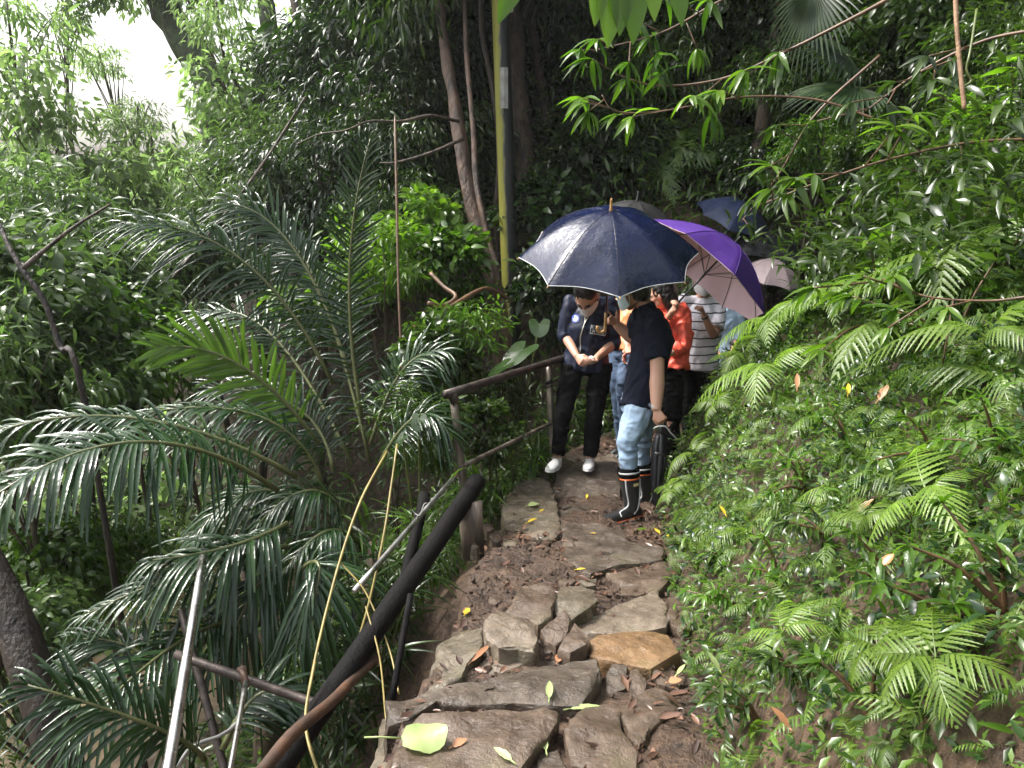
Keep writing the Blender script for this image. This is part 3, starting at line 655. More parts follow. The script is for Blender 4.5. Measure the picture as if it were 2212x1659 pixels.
def shoe(parent, name, an, toe, m, laces=False, sole='white', w=.043):
    """low shoe from ankle to toe, standing on the ground"""
    an = np.asarray(an, float); toe = np.asarray(toe, float); g = an[2] - .085; d = toe - an; d[2] = 0; L = np.linalg.norm(d); d = nrm(d); s = np.cross(d, (0, 0, 1)); z = np.array((0, 0, 1.))
    tz = toe[2]; 
    def q(f, h): return np.array((*(an + d * f)[:2], g + (tz - g) * max(0, f) / L + h))
    b = MB(); b.add(*tube([q(-.055, .04), q(-.03, .045), q(.03, .045), q(.10, .036), q(L - .03, .028), q(L, .022)], [(.024, .035), (.034, .042), (.037, .042), (w, .034), (w * .8, .024), (.014, .010)], 14, side=s))
    b.add(*tube([q(0, .03), q(-.005, .085)], [.040, .040], 14))
    u = remeshed(name, b, M[m], parent, .006, 3)
    b = MB(); b.add(*tube([q(-.06, .010), q(-.03, .011), q(.03, .011), q(.10, .011), q(L - .03, .011), q(L + .006, .012)], [(.022, .011), (.036, .014), (.039, .013), (w + .004, .013), (w * .85, .012), (.014, .008)], 14, side=s))
    so_ = remeshed('sole', b, M[sole], parent, .006, 2); 
    if laces:
        b = MB()
        for k in range(4):
            f = .035 + k * .022; h = .083 - k * .009
            b.add(*tube([q(f, h) - s * .022, q(f, h + .005), q(f, h) + s * .022], .003, 5))
        b.add(*tube([q(.03, .088), q(.02, .10) + s * .025, q(.01, .075) + s * .045], .0025, 5)); b.add(*tube([q(.03, .088), q(.02, .098) - s * .025, q(.02, .07) - s * .045], .0025, 5))
        b.obj('laces', M['white'], parent)
def band(name, parent, c, axis, r, h, m, seg=24):
    ax = nrm(axis); mb = MB(); pts = [c - ax * h / 2, c - ax * h * .4, c + ax * h * .4, c + ax * h / 2]
    mb.add(*tube(pts, [(r * .9, r * .9), (r, r), (r, r), (r * .9, r * .9)], seg)); return mb.obj(name, M[m], parent)

# ---- the woman in the navy jacket
J = dict(pelvis=Z2(388, 575, 6.43), hipL=Z2(472, 610, 6.43), hipR=Z2(305, 605, 6.43), chest=Z2(412, 375, 6.40), neck=Z2(400, 178, 6.38), head=Z2(390, 172, 6.22),
         shL=Z2(530, 225, 6.42), shR=Z2(296, 212, 6.40), elR=Z2(262, 405, 6.42), wrR=Z2(337, 535, 6.20), elL=Z2(556, 455, 6.40), wrL=Z2(447, 545, 6.16),
         knR=Z2(258, 850, 6.33), anR=Z2(216, 1135, 6.33), knL=Z2(438, 870, 6.36), anL=Z2(412, 1140, 6.42), girth=1.0, legs=1.08, hk=1.16)
base = J['anR'] * .5 + J['anL'] * .5; base[2] -= .09
t, top, A = person('woman in navy zip jacket and black leggings looking down under the navy umbrella', J, base, (-.24, -.55, -.95), 'navy', 'black_cloth', sleeve=1.18, hem=.06, cuff=.93,
    hands=dict(R=dict(d=Z2(385, 590, 6.10) - J['wrR'], pn=(.7, .4, -.3), curls=(.45, .6, .7, .7), thumb=.8, mirror=1), L=dict(d=Z2(378, 592, 6.08) - J['wrL'], pn=(-.2, -.3, .9), curls=(.6, .7, .8, .8), thumb=.9, mirror=-1)),
    bun=True, mask='mask_white', topname='jacket', bottomname='leggings', wr=.010, loose=1.08)
woman = t
shoe(t, 'shoe', J['anR'], Z2(165, 1228, 6.12), 'white', True, w=.050)
shoe(t, 'shoe', J['anL'], Z2(396, 1222, 6.24), 'white', True, w=.050)
band('wristwatch', t, Z2(420, 553, 6.125), J['wrL'] - J['elL'], .031, .024, 'white')
fd = ray(1250, 690)
def decal(name, parent, surf, c, w_, h_, m, tilt=0, off=.004, n=8, bow=0):
    c = np.asarray(c); V = []; r_ = nrm(np.cross(fd, (0, 0, 1))); u_ = np.cross(r_, nrm(fd)); ct, st = math.cos(tilt), math.sin(tilt)
    for j in range(n + 1):
        for i in range(n + 1):
            a, b_ = (i / n - .5) * w_, (j / n - .5) * h_; b_ += bow * (1 - (2 * i / n - 1) ** 2); V.append(c + r_ * (a * ct - b_ * st) + u_ * (a * st + b_ * ct))
    V = on_surface(surf, parent, V, fd, off); F = [(j * (n + 1) + i, j * (n + 1) + i + 1, (j + 1) * (n + 1) + i + 1, (j + 1) * (n + 1) + i) for j in range(n) for i in range(n)]
    mb = MB(); mb.add(V, F); mb.add([p + nrm(fd) * .003 for p in V], [f[::-1] for f in F]); return mb.obj(name, M[m], parent)
def flat_on(name, parent, surf, polys, c, tilt, m, off):
    """flat outlines in metres laid on a surface"""
    r_ = nrm(np.cross(fd, (0, 0, 1))); u_ = np.cross(r_, nrm(fd)); ct, st = math.cos(tilt), math.sin(tilt); mb = MB()
    for V, F in polys:
        q = [np.asarray(c) + r_ * (a * ct - b * st) + u_ * (a * st + b * ct) for a, b in V]
        mb.add(on_surface(surf, parent, q, fd, off), F)
    return mb.obj(name, M[m], parent, smooth=False)
ec = Z2(327, 307, 6.25); N_ = 24
rg = lambda r, n=N_, o=0: [(r * math.cos(2 * math.pi * k / n + o), r * 1.12 * math.sin(2 * math.pi * k / n + o)) for k in range(n)]
disc = (rg(.033) + [(0, 0)], [(k, (k + 1) % N_, N_) for k in range(N_)])
emb = flat_on('emblem', t, top, [disc], ec, 0, 'emblem_blue', .006)
suns = [(rg(.0135, 12) + [(0, 0)], [(k, (k + 1) % 12, 12) for k in range(12)])]
for k in range(12):
    a = 2 * math.pi * k / 12; e = .26
    suns.append(([(.0155 * math.cos(a - e), .0155 * 1.12 * math.sin(a - e)), (.0155 * math.cos(a + e), .0155 * 1.12 * math.sin(a + e)), (.028 * math.cos(a), .028 * 1.12 * math.sin(a))], [(0, 1, 2)]))
s_ = flat_on('emblem_sun', t, top, suns, ec, 0, 'emblem_white', .009); s_.parent = emb; s_.matrix_parent_inverse = Matrix.Identity(4)
pc = Z2(462, 379, 6.25); TL = R(-9); W_, H_ = .130, .070
patch = decal('name_patch', t, top, pc, W_, H_, 'navy', TL, .005)
fr = []
for (x0, y0, x1, y1) in ((-W_ / 2, H_ / 2 - .004, W_ / 2, H_ / 2), (-W_ / 2, -H_ / 2, W_ / 2, -H_ / 2 + .004), (-W_ / 2, -H_ / 2 + .004, -W_ / 2 + .004, H_ / 2 - .004), (W_ / 2 - .004, -H_ / 2 + .004, W_ / 2, H_ / 2 - .004)):
    n = 10; hor = (x1 - x0) > (y1 - y0); V = []
    for k in range(n + 1):
        q = k / n
        V += [(x0 + (x1 - x0) * q, y0), (x0 + (x1 - x0) * q, y1)] if hor else [(x0, y0 + (y1 - y0) * q), (x1, y0 + (y1 - y0) * q)]
    fr.append((V, [(2 * k, 2 * k + 2, 2 * k + 3, 2 * k + 1) for k in range(n)]))
def glyphs(body, size, x0, y0, xs=1.0):
    cu = bpy.data.curves.new('lettering', 'FONT'); cu.body = body; cu.size = size; cu.align_x = 'CENTER'; cu.align_y = 'CENTER'; cu.resolution_u = 2; cu.offset = .0004
    o = bpy.data.objects.new('lettering', cu); COL.objects.link(o); dg = bpy.context.evaluated_depsgraph_get(); dg.update()
    me = bpy.data.meshes.new_from_object(o.evaluated_get(dg)); bpy.data.objects.remove(o)
    return ([(v.co.x * xs + x0, v.co.y + y0) for v in me.vertices], [tuple(p.vertices) for p in me.polygons])
fr.append(glyphs('新北市議員', .023, 0, .016)); fr.append(glyphs('洪 佳 君', .030, 0, -.014))
s_ = flat_on('lettering', t, top, fr, pc, TL, 'emblem_white', .0085); s_.parent = patch; s_.matrix_parent_inverse = Matrix.Identity(4)
zp_ = [Z2(u, v, 6.25) for u, v in ((386, 268), (384, 300), (379, 340), (368, 372), (358, 405), (354, 440), (356, 480), (352, 515))]
mb = MB(); mb.add(*tube(on_surface(top, t, bez(zp_, 30), fd, .004), .0045, 6)); mb.obj('zip', M['zip'], t)
zp_ = [Z2(u, v, 6.25) for u, v in ((409, 280), (398, 305), (384, 330), (376, 345))]
mb = MB(); mb.add(*tube(on_surface(top, t, bez(zp_, 20), fd, .006), .004, 6)); mb.obj('collar_zip', M['zip'], t)

# ---- the man in the navy tee and rubber boots
J = dict(pelvis=Z2(712, 800, 5.70), hipL=Z2(708, 835, 5.60), hipR=Z2(712, 835, 5.80), chest=Z2(785, 440, 5.74), neck=Z2(728, 205, 5.74), head=Z2(658, 138, 5.74),
         shL=Z2(805, 300, 5.58), shR=Z2(705, 285, 5.90), elL=Z2(812, 620, 5.52), wrL=Z2(806, 855, 5.46), elR=Z2(688, 440, 6.02), wrR=Z2(568, 342, 5.97),
         knL=Z2(632, 1045, 5.52), anL=Z2(662, 1425, 5.56), knR=Z2(716, 1040, 5.86), anR=Z2(742, 1375, 5.92), girth=1.18, legs=1.12, arms=1.36, hk=1.15)
base = J['anL'] * .5 + J['anR'] * .5; base[2] = pathz(base[1])
t, top, A = person('man in navy tee, light jeans and black rubber boots holding up the navy umbrella', J, base, (-.76, .46, -.46), 'navy_tee', 'jeans_light', sleeve=.78, hem=.055, cuff=.50,
    hands=dict(L=dict(d=Z2(850, 935, 5.44) - J['wrL'], pn=(.1, .8, .2), curls=(.7, .8, .9, .9), thumb=.6, mirror=-1), R=dict(d=Z2(512, 290, 5.93) - J['wrR'], pn=(-.3, -.8, -.2), curls=(.05, .95, 1.0, 1.0), thumb=-.6, mirror=1)),
    mask='mask_blue', topname='tee_shirt', bottomname='jeans', wr=.010)
man = t
def boot(an, toe, kn, lab=True):
    an = np.asarray(an, float); d = np.asarray(toe, float) - an; d[2] = 0; L = np.linalg.norm(d); d = nrm(d); s = np.cross(d, (0, 0, 1)); g = an[2] - .095
    topc = an + (kn - an) * .56
    q = lambda f, h: np.array((*(an + d * f)[:2], g + h))
    b = MB(); b.add(*tube([q(-.04, .02), an + (topc - an) * .0 + (0, 0, -.02), an + (topc - an) * .4, an + (topc - an) * .8, topc], [(.052, .058), (.055, .060), (.060, .066), (.067, .072), (.069, .074)], 18, side=s))
    b.add(*tube([q(-.075, .045), q(-.045, .052), q(.02, .055), q(.09, .048), q(L - .05, .040), q(L - .012, .032), q(L, .026)], [(.028, .030), (.042, .045), (.045, .052), (.050, .044), (.046, .034), (.030, .022), (.014, .012)], 16, side=s))
    bo = remeshed('boot', b, M['black_rubber'], man, .007, 4)
    mb = MB(); mb.add(*tube([q(-.085, .012), q(-.05, .012), q(.0, .012), q(.09, .012), q(L - .04, .012), q(L + .004, .016)], [(.024, .014), (.046, .016), (.048, .015), (.054, .015), (.048, .014), (.016, .011)], 16, side=s)); so_ = remeshed('sole', mb, M['black_rubber'], bo, .006, 1); so_.matrix_parent_inverse = Matrix.Identity(4)
    mb = MB(); loop = []
    for f, w_ in ((-.082, .030), (-.05, .047), (0, .050), (.09, .055), (L - .04, .050), (L - .006, .024)): loop.append(q(f, .031) + s * w_)
    lo2 = [q(f, .031) - s * w_ for f, w_ in ((L - .006, .024), (L - .04, .050), (.09, .055), (0, .050), (-.05, .047), (-.082, .030))]
    mb.add(*tube(bez(loop + [q(L + .012, .031)] + lo2 + [loop[0]], 80), .0052, 6)); k_ = mb.obj('sole_stripe', M['orange_rubber'], bo); k_.matrix_parent_inverse = Matrix.Identity(4)
    ax = nrm(topc - an)
    for nm, f, h, m, rr in (('orange_band', .80, .012, 'orange_rubber', .0705), ('grey_band', .965, .016, 'grey_stripe', .0735), ('cuff', .955, .075, 'black_cloth', .0715)):
        cc = an + (topc - an) * f; mb = MB(); r2 = rr * 1.0
        mb.add(*tube([cc - ax * h / 2, cc - ax * h * .35, cc + ax * h * .35, cc + ax * h / 2], [(r2 * .93, r2 * 1.0), (r2, r2 * 1.07), (r2, r2 * 1.07), (r2 * .93, r2)], 24, side=s)); k_ = mb.obj(nm, M[m], bo); k_.matrix_parent_inverse = Matrix.Identity(4)
    # reflective stripes down the shaft front and side
    bv = BVHTree.FromPolygons([v.co.copy() for v in bo.data.vertices], [tuple(p.vertices) for p in bo.data.polygons])
    def lay(ps, r): 
        out = []
        for p in ps:
            h = bv.find_nearest(Vector(p)); out.append(np.array(h[0]) + np.array(h[1]) * .001)
        m_ = MB(); m_.add(*tube(bez(out, 40), (r, .002) if False else r, 6)); k_ = m_.obj('reflective_stripe', M['grey_stripe'], bo); k_.matrix_parent_inverse = Matrix.Identity(4)
    near = -s if s[1] > 0 else s
    lay([topc * .82 + an * .18 + d * .06 + near * .03, an * .5 + topc * .5 + d * .06 + near * .03, an + d * .065 + near * .03 + (0, 0, .03), q(.12, .09) + near * .02, q(.13, .06) + near * .04], .006)
    lay([topc * .8 + an * .2 - d * .05 + near * .04, an * .5 + topc * .5 - d * .045 + near * .05, an - d * .02 + near * .06 + (0, 0, .02), q(.02, .06) + near * .05], .006)
    if lab:
        c = an + (topc - an) * .70 + near * .075 - d * .005; pts_ = []
        for zz in (-1, -.33, .33, 1):
            for xx in (-1, -.33, .33, 1):
                h = bv.find_nearest(Vector(c + d * xx * .030 + np.array((0, 0, zz * .011)))); pts_.append(np.array(h[0]) + np.array(h[1]) * .004)
        m_ = MB(); m_.add(pts_, [(j * 4 + i, j * 4 + i + 1, j * 4 + i + 5, j * 4 + i + 4) for j in range(3) for i in range(3)]); k_ = m_.obj('tag', M['tag_cream'], bo); k_.matrix_parent_inverse = Matrix.Identity(4)
boot(J['anL'], Z2(415, 1496, 5.38), J['knL']); boot(J['anR'], Z2(505, 1364, 5.74), J['knR'], False)
band('wristwatch', t, J['wrL'] + (J['elL'] - J['wrL']) * .09, J['wrL'] - J['elL'], .034, .030, 'black_rubber')
wq = J['wrL'] + (J['elL'] - J['wrL']) * .09; mb = MB(); mb.add(*ellipsoid(wq + np.array((-.030, -.016, .004)), frame((-1, -.4, 0)), (.017, .006, .019), 12, 6)); mb.obj('watch_face', M['grey_stripe'], t)
nk = J['neck']; mb = MB(); mb.add(*tube(bez([Z2(640, 255, 5.66), Z2(665, 235, 5.60), Z2(690, 215, 5.60), Z2(725, 190, 5.65), Z2(760, 172, 5.72)], 24), (.0035), 6)); mb.obj('lanyard', M['black_cloth'], t)

# ---- the person in the coral raincoat
def gset(J, names=('anL', 'anR')):
    for n in names: J[n] = np.asarray(J[n], float); J[n][2] = pathz(J[n][1]) + .09
J = dict(pelvis=Z2(868, 620, 6.62), hipL=Z2(905, 640, 6.55), hipR=Z2(835, 640, 6.70), chest=Z2(880, 400, 6.60), neck=Z2(866, 228, 6.60), head=Z2(838, 168, 6.55),
         shL=Z2(955, 265, 6.52), shR=Z2(790, 265, 6.72), elL=Z2(965, 470, 6.45), wrL=Z2(880, 520, 6.36), elR=Z2(800, 420, 6.6), wrR=Z2(905, 262, 6.36),
         knL=Z2(905, 870, 6.5), anL=Z2(905, 1090, 6.55), knR=Z2(850, 870, 6.65), anR=Z2(870, 1090, 6.7), girth=1.05)
gset(J); base = J['anL'] * .5 + J['anR'] * .5; base[2] -= .09
t, top, A = person('dark haired person in a coral raincoat carrying the purple umbrella', J, base, (-.80, .45, -.35), 'coral', 'black_cloth', sleeve=1.75, hem=-.03,
    hands=dict(R=dict(d=(.3, -.3, .8), pn=(-.8, -.2, 0), curls=(.9, .95, 1, 1), thumb=.9)), hair_len=.10, wr=.016, topname='raincoat', loose=1.2)
shoe(t, 'shoe', J['anL'], J['anL'] + (-.15, -.06, -.06), 'black_rubber', sole='black_rubber'); shoe(t, 'shoe', J['anR'], J['anR'] + (-.15, -.06, -.06), 'black_rubber', sole='black_rubber')
# ---- the person in apricot raincoat and jeans, mostly hidden
J = dict(pelvis=Z2(622, 500, 6.95), hipL=Z2(665, 520, 6.90), hipR=Z2(583, 520, 6.98), chest=Z2(655, 350, 6.98), neck=Z2(662, 185, 6.98), head=Z2(655, 128, 6.92),
         shL=Z2(745, 225, 6.95), shR=Z2(590, 225, 7.0), elL=Z2(740, 430, 6.9), wrL=Z2(660, 520, 6.85), elR=Z2(612, 400, 6.95), wrR=Z2(638, 480, 6.78),
         knL=Z2(610, 700, 6.82), anL=Z2(640, 960, 6.9), knR=Z2(572, 700, 6.92), anR=Z2(610, 960, 7.0), girth=1.0, legs=1.0)
gset(J); base = J['anL'] * .5 + J['anR'] * .5; base[2] -= .09
t, top, A = person('person in apricot raincoat and blue jeans mostly hidden behind the navy tee man', J, base, (-.5, -.8, -.4), 'apricot', 'jeans_dark', sleeve=1.4, hem=.02, mask='mask_white', topname='raincoat', wr=.007, loose=1.05)
shoe(t, 'shoe', J['anL'], J['anL'] + (-.12, -.10, -.06), 'black_rubber', sole='black_rubber'); shoe(t, 'shoe', J['anR'], J['anR'] + (-.12, -.10, -.06), 'black_rubber', sole='black_rubber')
# ---- the man in the striped shirt
J = dict(pelvis=Z2(1040, 590, 7.4), hipL=Z2(1088, 625, 7.4), hipR=Z2(992, 625, 7.4), chest=Z2(1065, 370, 7.4), neck=Z2(1082, 165, 7.4), head=Z2(1078, 88, 7.33),
         shL=Z2(1185, 215, 7.42), shR=Z2(968, 205, 7.4), elL=Z2(1152, 420, 7.22), wrL=Z2(1087, 285, 7.14), elR=Z2(935, 400, 7.4), wrR=Z2(950, 560, 7.3),
         knL=Z2(1090, 850, 7.35), anL=Z2(1090, 1090, 7.4), knR=Z2(990, 850, 7.35), anR=Z2(985, 1090, 7.4), girth=1.12)
gset(J); base = J['anL'] * .5 + J['anR'] * .5; base[2] -= .09
t, top, A = person('man in striped white shirt holding his chin under the purple umbrella', J, base, (.12, -.90, -.25), 'striped', 'black_cloth', 'skin_tan', sleeve=.75, hem=.05,
    hands=dict(L=dict(d=Z2(1058, 195, 7.10) - J['wrL'], pn=(-.7, -.1, .4), curls=(.8, .9, 1, 1), thumb=.8, mirror=-1)), mask='mask_white', cap='lilac', topname='striped_shirt', wr=.007, loose=1.12)
band('wristband', t, J['wrL'] + (J['elL'] - J['wrL']) * .12, J['wrL'] - J['elL'], .034, .018, 'black_rubber')
shoe(t, 'shoe', J['anL'], J['anL'] + (0, -.16, -.06), 'black_rubber', sole='black_rubber'); shoe(t, 'shoe', J['anR'], J['anR'] + (0, -.16, -.06), 'black_rubber', sole='black_rubber')
# ---- two people further along the path, almost hidden
def back_person(label, u, v, d, topm, look=(-.3, -.9, -.2), lean=0):
    q = lambda a, b, c=0: Z2(u + a, v + b, d + c); 
    J = dict(pelvis=q(0, 430), hipL=q(38, 460), hipR=q(-38, 460), chest=q(0, 230), neck=q(0, 70), head=q(0, 10, -.04), shL=q(92, 105), shR=q(-92, 105), elL=q(105, 270), wrL=q(60, 400, -.15), elR=q(-105, 270), wrR=q(-45, 380, -.15),
             knL=q(40, 640), anL=q(40, 850), knR=q(-40, 640), anR=q(-40, 850), girth=1.0)
    gset(J); base = J['anL'] * .5 + J['anR'] * .5; base[2] -= .09
    for s in 'LR': J['kn' + s] = (J['hip' + s] + J['an' + s]) / 2 + (0, -.03, 0)
    t, top, A = person(label, J, base, look, topm, 'black_cloth', sleeve=1.5, voxel=.01)
    shoe(t, 'shoe', J['anL'], J['anL'] + (0, -.16, -.06), 'black_rubber', sole='black_rubber'); shoe(t, 'shoe', J['anR'], J['anR'] + (0, -.16, -.06), 'black_rubber', sole='black_rubber')
    return J
back_person('person in a pale blue top half hidden behind the man in the striped shirt', 1195, 110, 8.0, 'pale_blue')
back_person('person in a lilac shirt hidden under the small pale pink umbrella', 1500, 130, 9.0, 'lilac')

# ------------------------------------------------------------------ umbrellas
def canopy_mat(name, c1, c2, rough=.3, bm=.25):
    m, t, b, out = nodemat(name); v = objvec(t)
    t.links.new(ramp(t, noisenode(t, 6, 5, .6, v), [(.35, c2), (.65, c1)]), b.inputs['Base Color'])
    r = t.nodes.new('ShaderNodeMapRange'); r.inputs[1].default_value = .35; r.inputs[2].default_value = .65; r.inputs[3].default_value = rough; r.inputs[4].default_value = rough + .22
    t.links.new(noisenode(t, 14, 6, .7, v), r.inputs[0]); t.links.new(r.outputs[0], b.inputs['Roughness'])
    bump(t, b, noisenode(t, 30, 5, .6, v), bm, .012); b.inputs['Specular IOR Level'].default_value = .5; return m
M['u_navy'] = canopy_mat('wet_navy_nylon', (.005, .010, .042), (.003, .006, .026), .10, .3)
M['u_purple'] = canopy_mat('purple_nylon', (.060, .015, .20), (.048, .012, .16), .5)
M['u_pink'] = canopy_mat('pink_lining', (.80, .60, .66), (.74, .54, .60), .5)
M['u_grey'] = canopy_mat('charcoal_nylon', (.006, .006, .0065), (.004, .004, .0045), .5)
M['u_blue'] = canopy_mat('blue_nylon', (.022, .035, .085), (.018, .028, .07), .35)
M['u_black'] = canopy_mat('black_nylon', (.008, .008, .012), (.006, .006, .009), .4)
M['u_beige'] = canopy_mat('beige_pink_nylon', (.34, .26, .27), (.28, .22, .23), .5)
M['bamboo'] = mat('bamboo_handle', (.55, .33, .14), (.42, .24, .09), .4, 14, stretch=(1, 1, .3))
M['piping'] = mat('silver_piping', (.75, .75, .78), None, .45, 10)
M['shaft'] = mat('shaft_black', (.02, .02, .022), None, .3, 10)
def umbrella(label, apex, axis, Rr, depth, n, roll, m, lining=None, length=.85, handle='hook', piping=None, ferrule='bamboo', shaftm='shaft', hook_dir=(-1, 0, 0), ridges=True):
    apex = np.asarray(apex, float); ax = nrm(axis); x = nrm(np.cross(ax, (0, 1, 0))); y = np.cross(ax, x); 
    t = thing('umbrella', label, 'umbrella', tuple(apex - ax * length)); W = lambda a, b, c: apex + x * a + y * b + ax * c
    sub = 8; NR = 12
    def surf(tt, k, off=0, seed=0):
        ang = roll + 2 * math.pi * k / (n * sub); f = (k % sub) / sub; bow = math.sin(math.pi * f)
        chord = math.cos(math.pi / n) / math.cos((f - .5) * 2 * math.pi / n)
        rr = Rr * tt * (1 + (chord - 1) * (.25 + .75 * tt)) * (1 - .055 * bow * tt ** 3)
        z = -depth * (tt ** 1.85) - off - .012 * bow * tt * (1 - .3 * tt) + .018 * bow * tt ** 6
        z += .006 * noise.noise(Vector((math.cos(ang) * tt * 5, math.sin(ang) * tt * 5, seed))) * (bow) 
        return W(rr * math.cos(ang), rr * math.sin(ang), z)
    def sheet(off, flip, seed):
        V = [surf(.03 + .97 * i / NR, k, off, seed) for i in range(NR + 1) for k in range(n * sub)]; F = []
        for i in range(NR):
            for k in range(n * sub):
                q = (i * n * sub + k, i * n * sub + (k + 1) % (n * sub), (i + 1) * n * sub + (k + 1) % (n * sub), (i + 1) * n * sub + k); F.append(q[::-1] if flip else q)
        return V, F
    mb = MB(); mb.add(*sheet(0, True, 3)); can = mb.obj('canopy', M[m], t)
    mb = MB(); mb.add(*sheet(.005, False, 3)); mb.obj('lining', M[lining or m], t)
    rim = [surf(1.0, k, .002, 3) for k in range(n * sub)]; rim.append(rim[0])
    if piping:
        mb = MB(); mb.add(*tube(rim, .0028, 6, cap=False)); mb.obj('piping', M[piping], t)
    for k in range(n):
        mb = MB(); mb.add(*tube([surf(.05 + .95 * i / 8, k * sub, .010) for i in range(9)] , .0028, 6)); rb = mb.obj('rib', M[shaftm], t)
        a = surf(.52, k * sub, .012); mb = MB(); mb.add(*tube([a, apex - ax * (depth * .75 + .10)], .0026, 6)); s_ = mb.obj('stretcher', M[shaftm], rb); s_.matrix_parent_inverse = Matrix.Identity(4)
        e = surf(1.0, k * sub, .004); d = nrm(e - surf(.9, k * sub, .004)); mb = MB(); mb.add(*tube([e - d * .004, e + d * .018], [.0042, .0035], 8)); mb.obj('rib_tip', M['bamboo' if ferrule == 'bamboo' else shaftm], t)
        if ridges:
            mb = MB(); mb.add(*tube([surf(.05 + .95 * i / 10, k * sub, -.001) for i in range(11)], .0022, 5)); s_ = mb.obj('seam', M[m], can); s_.matrix_parent_inverse = Matrix.Identity(4)
    mb = MB(); mb.add(*tube([apex - ax * length, apex], .0085, 10)); mb.obj('shaft', M[shaftm], t)
    mb = MB(); mb.add(*tube([apex - ax * .012, apex + ax * .008, apex + ax * .012, apex + ax * .075, apex + ax * .085], [.012, .0125, .0095, .0085, .006], 12)); mb.obj('ferrule', M[ferrule], t)
    mb = MB(); mb.add(*tube([apex - ax * (depth * .75 + .13), apex - ax * (depth * .75 + .08)], .011, 12)); mb.obj('runner', M['shaft'], t)
    b0 = apex - ax * length; hd = np.asarray(hook_dir, float); hd = nrm(hd - ax * np.dot(hd, ax)); pts = [b0 + ax * .14, b0 + ax * .06, b0]
    if handle == 'hook':
        r = .030
        for k in range(1, 9):
            a = math.pi * k / 8 * 1.05; pts.append(b0 + hd * r * (1 - math.cos(a)) - ax * r * math.sin(a))
        pts.append(pts[-1] + ax * .02)
        rad = [.0115] * len(pts)
    else: rad = [.014, .016, .015]
    mb = MB(); mb.add(*tube(pts, rad, 12)); mb.obj('handle', M['bamboo' if handle == 'hook' else 'shaft'], t)
    return t
ap = Z1(748, 236, 5.36); hb_ = Z1(706, 1095, 5.89)
umbrella('large wet navy umbrella with white piping and a bamboo handle', ap, ap - hb_, .645, .335, 8, R(0), 'u_navy', length=np.linalg.norm(ap - hb_), piping='piping', hook_dir=(-1, -.1, 0))
hub = Z1(1640, 478, 6.41); hand = Z1(1160, 985, 6.45)
umbrella('purple umbrella with a pale pink lining tilted over the striped shirt', hub, hub - hand, .63, .33, 8, R(0), 'u_purple', 'u_pink', length=np.linalg.norm(hub - hand), handle='straight', ferrule='shaft')
def up_umb(label, px, py, d, m, Rr=.56, ax=(0, 0, 1), lining=None, roll=0):
    a = P(px, py, d); umbrella(label, a, ax, Rr, .23, 8, R(roll), m, lining, length=.82, handle='straight', ferrule='shaft')
up_umb('charcoal grey umbrella peeking out behind the navy umbrella', 1376, 434, 6.9, 'u_grey', .44, (.1, -.15, 1), roll=10)
up_umb('slate blue umbrella furthest back under the overhanging leaves', 1606, 434, 8.6, 'u_blue', .46, (.35, -.35, 1), roll=30)
up_umb('black umbrella in the shade behind the purple umbrella', 1665, 500, 8.6, 'u_black', .56, (.15, -.1, 1), roll=5)
up_umb('small beige pink umbrella at the back right beside the ferns', 1676, 560, 8.2, 'u_beige', .36, (.2, -.1, 1), roll=20)
# folded umbrella hanging from the man's hand
a = Z2(835, 925, 5.47); b = Z2(800, 1430, 5.50); b[2] = max(b[2], pathz(b[1]) + .02)
t = thing('folded_umbrella', 'folded black umbrella hanging from the hand of the man in rubber boots', 'umbrella', tuple(b))
d = b - a; mb = MB(); V, F = tube([a + d * f for f in (.13, .18, .3, .5, .7, .9, .97)], [(.016, .016), (.036, .032), (.050, .042), (.046, .040), (.036, .032), (.018, .017), (.008, .008)], 28)
V = [np.array(p) + np.array((.007 * math.sin(i % 28 * 2 * math.pi / 28 * 7), .006 * math.cos(i % 28 * 2 * math.pi / 28 * 7), 0)) for i, p in enumerate(V)]
mb.add(V, F); mb.obj('canopy', M['u_black'], t)
mb = MB(); mb.add(*tube([a - d * .02, a + d * .2], .013, 12)); mb.obj('handle', M['shaft'], t)
mb = MB(); mb.add(*tube([a + d * .9, b], [.006, .004], 8)); mb.obj('tip', M['shaft'], t)
mb = MB(); mb.add(*tube(bez([Z2(790, 962, 5.42), Z2(812, 950, 5.40), Z2(860, 950, 5.40), Z2(890, 985, 5.42), Z2(925, 1020, 5.45)], 24), (.006), 6)); mb.obj('wrist_strap', M['grey_stripe'], t)
mb = MB(); mb.add(*tube([a + d * .345, a + d * .375], [.050, .048], 20)); mb.obj('closing_band', M['grey_stripe'] if False else M['shaft'], t)

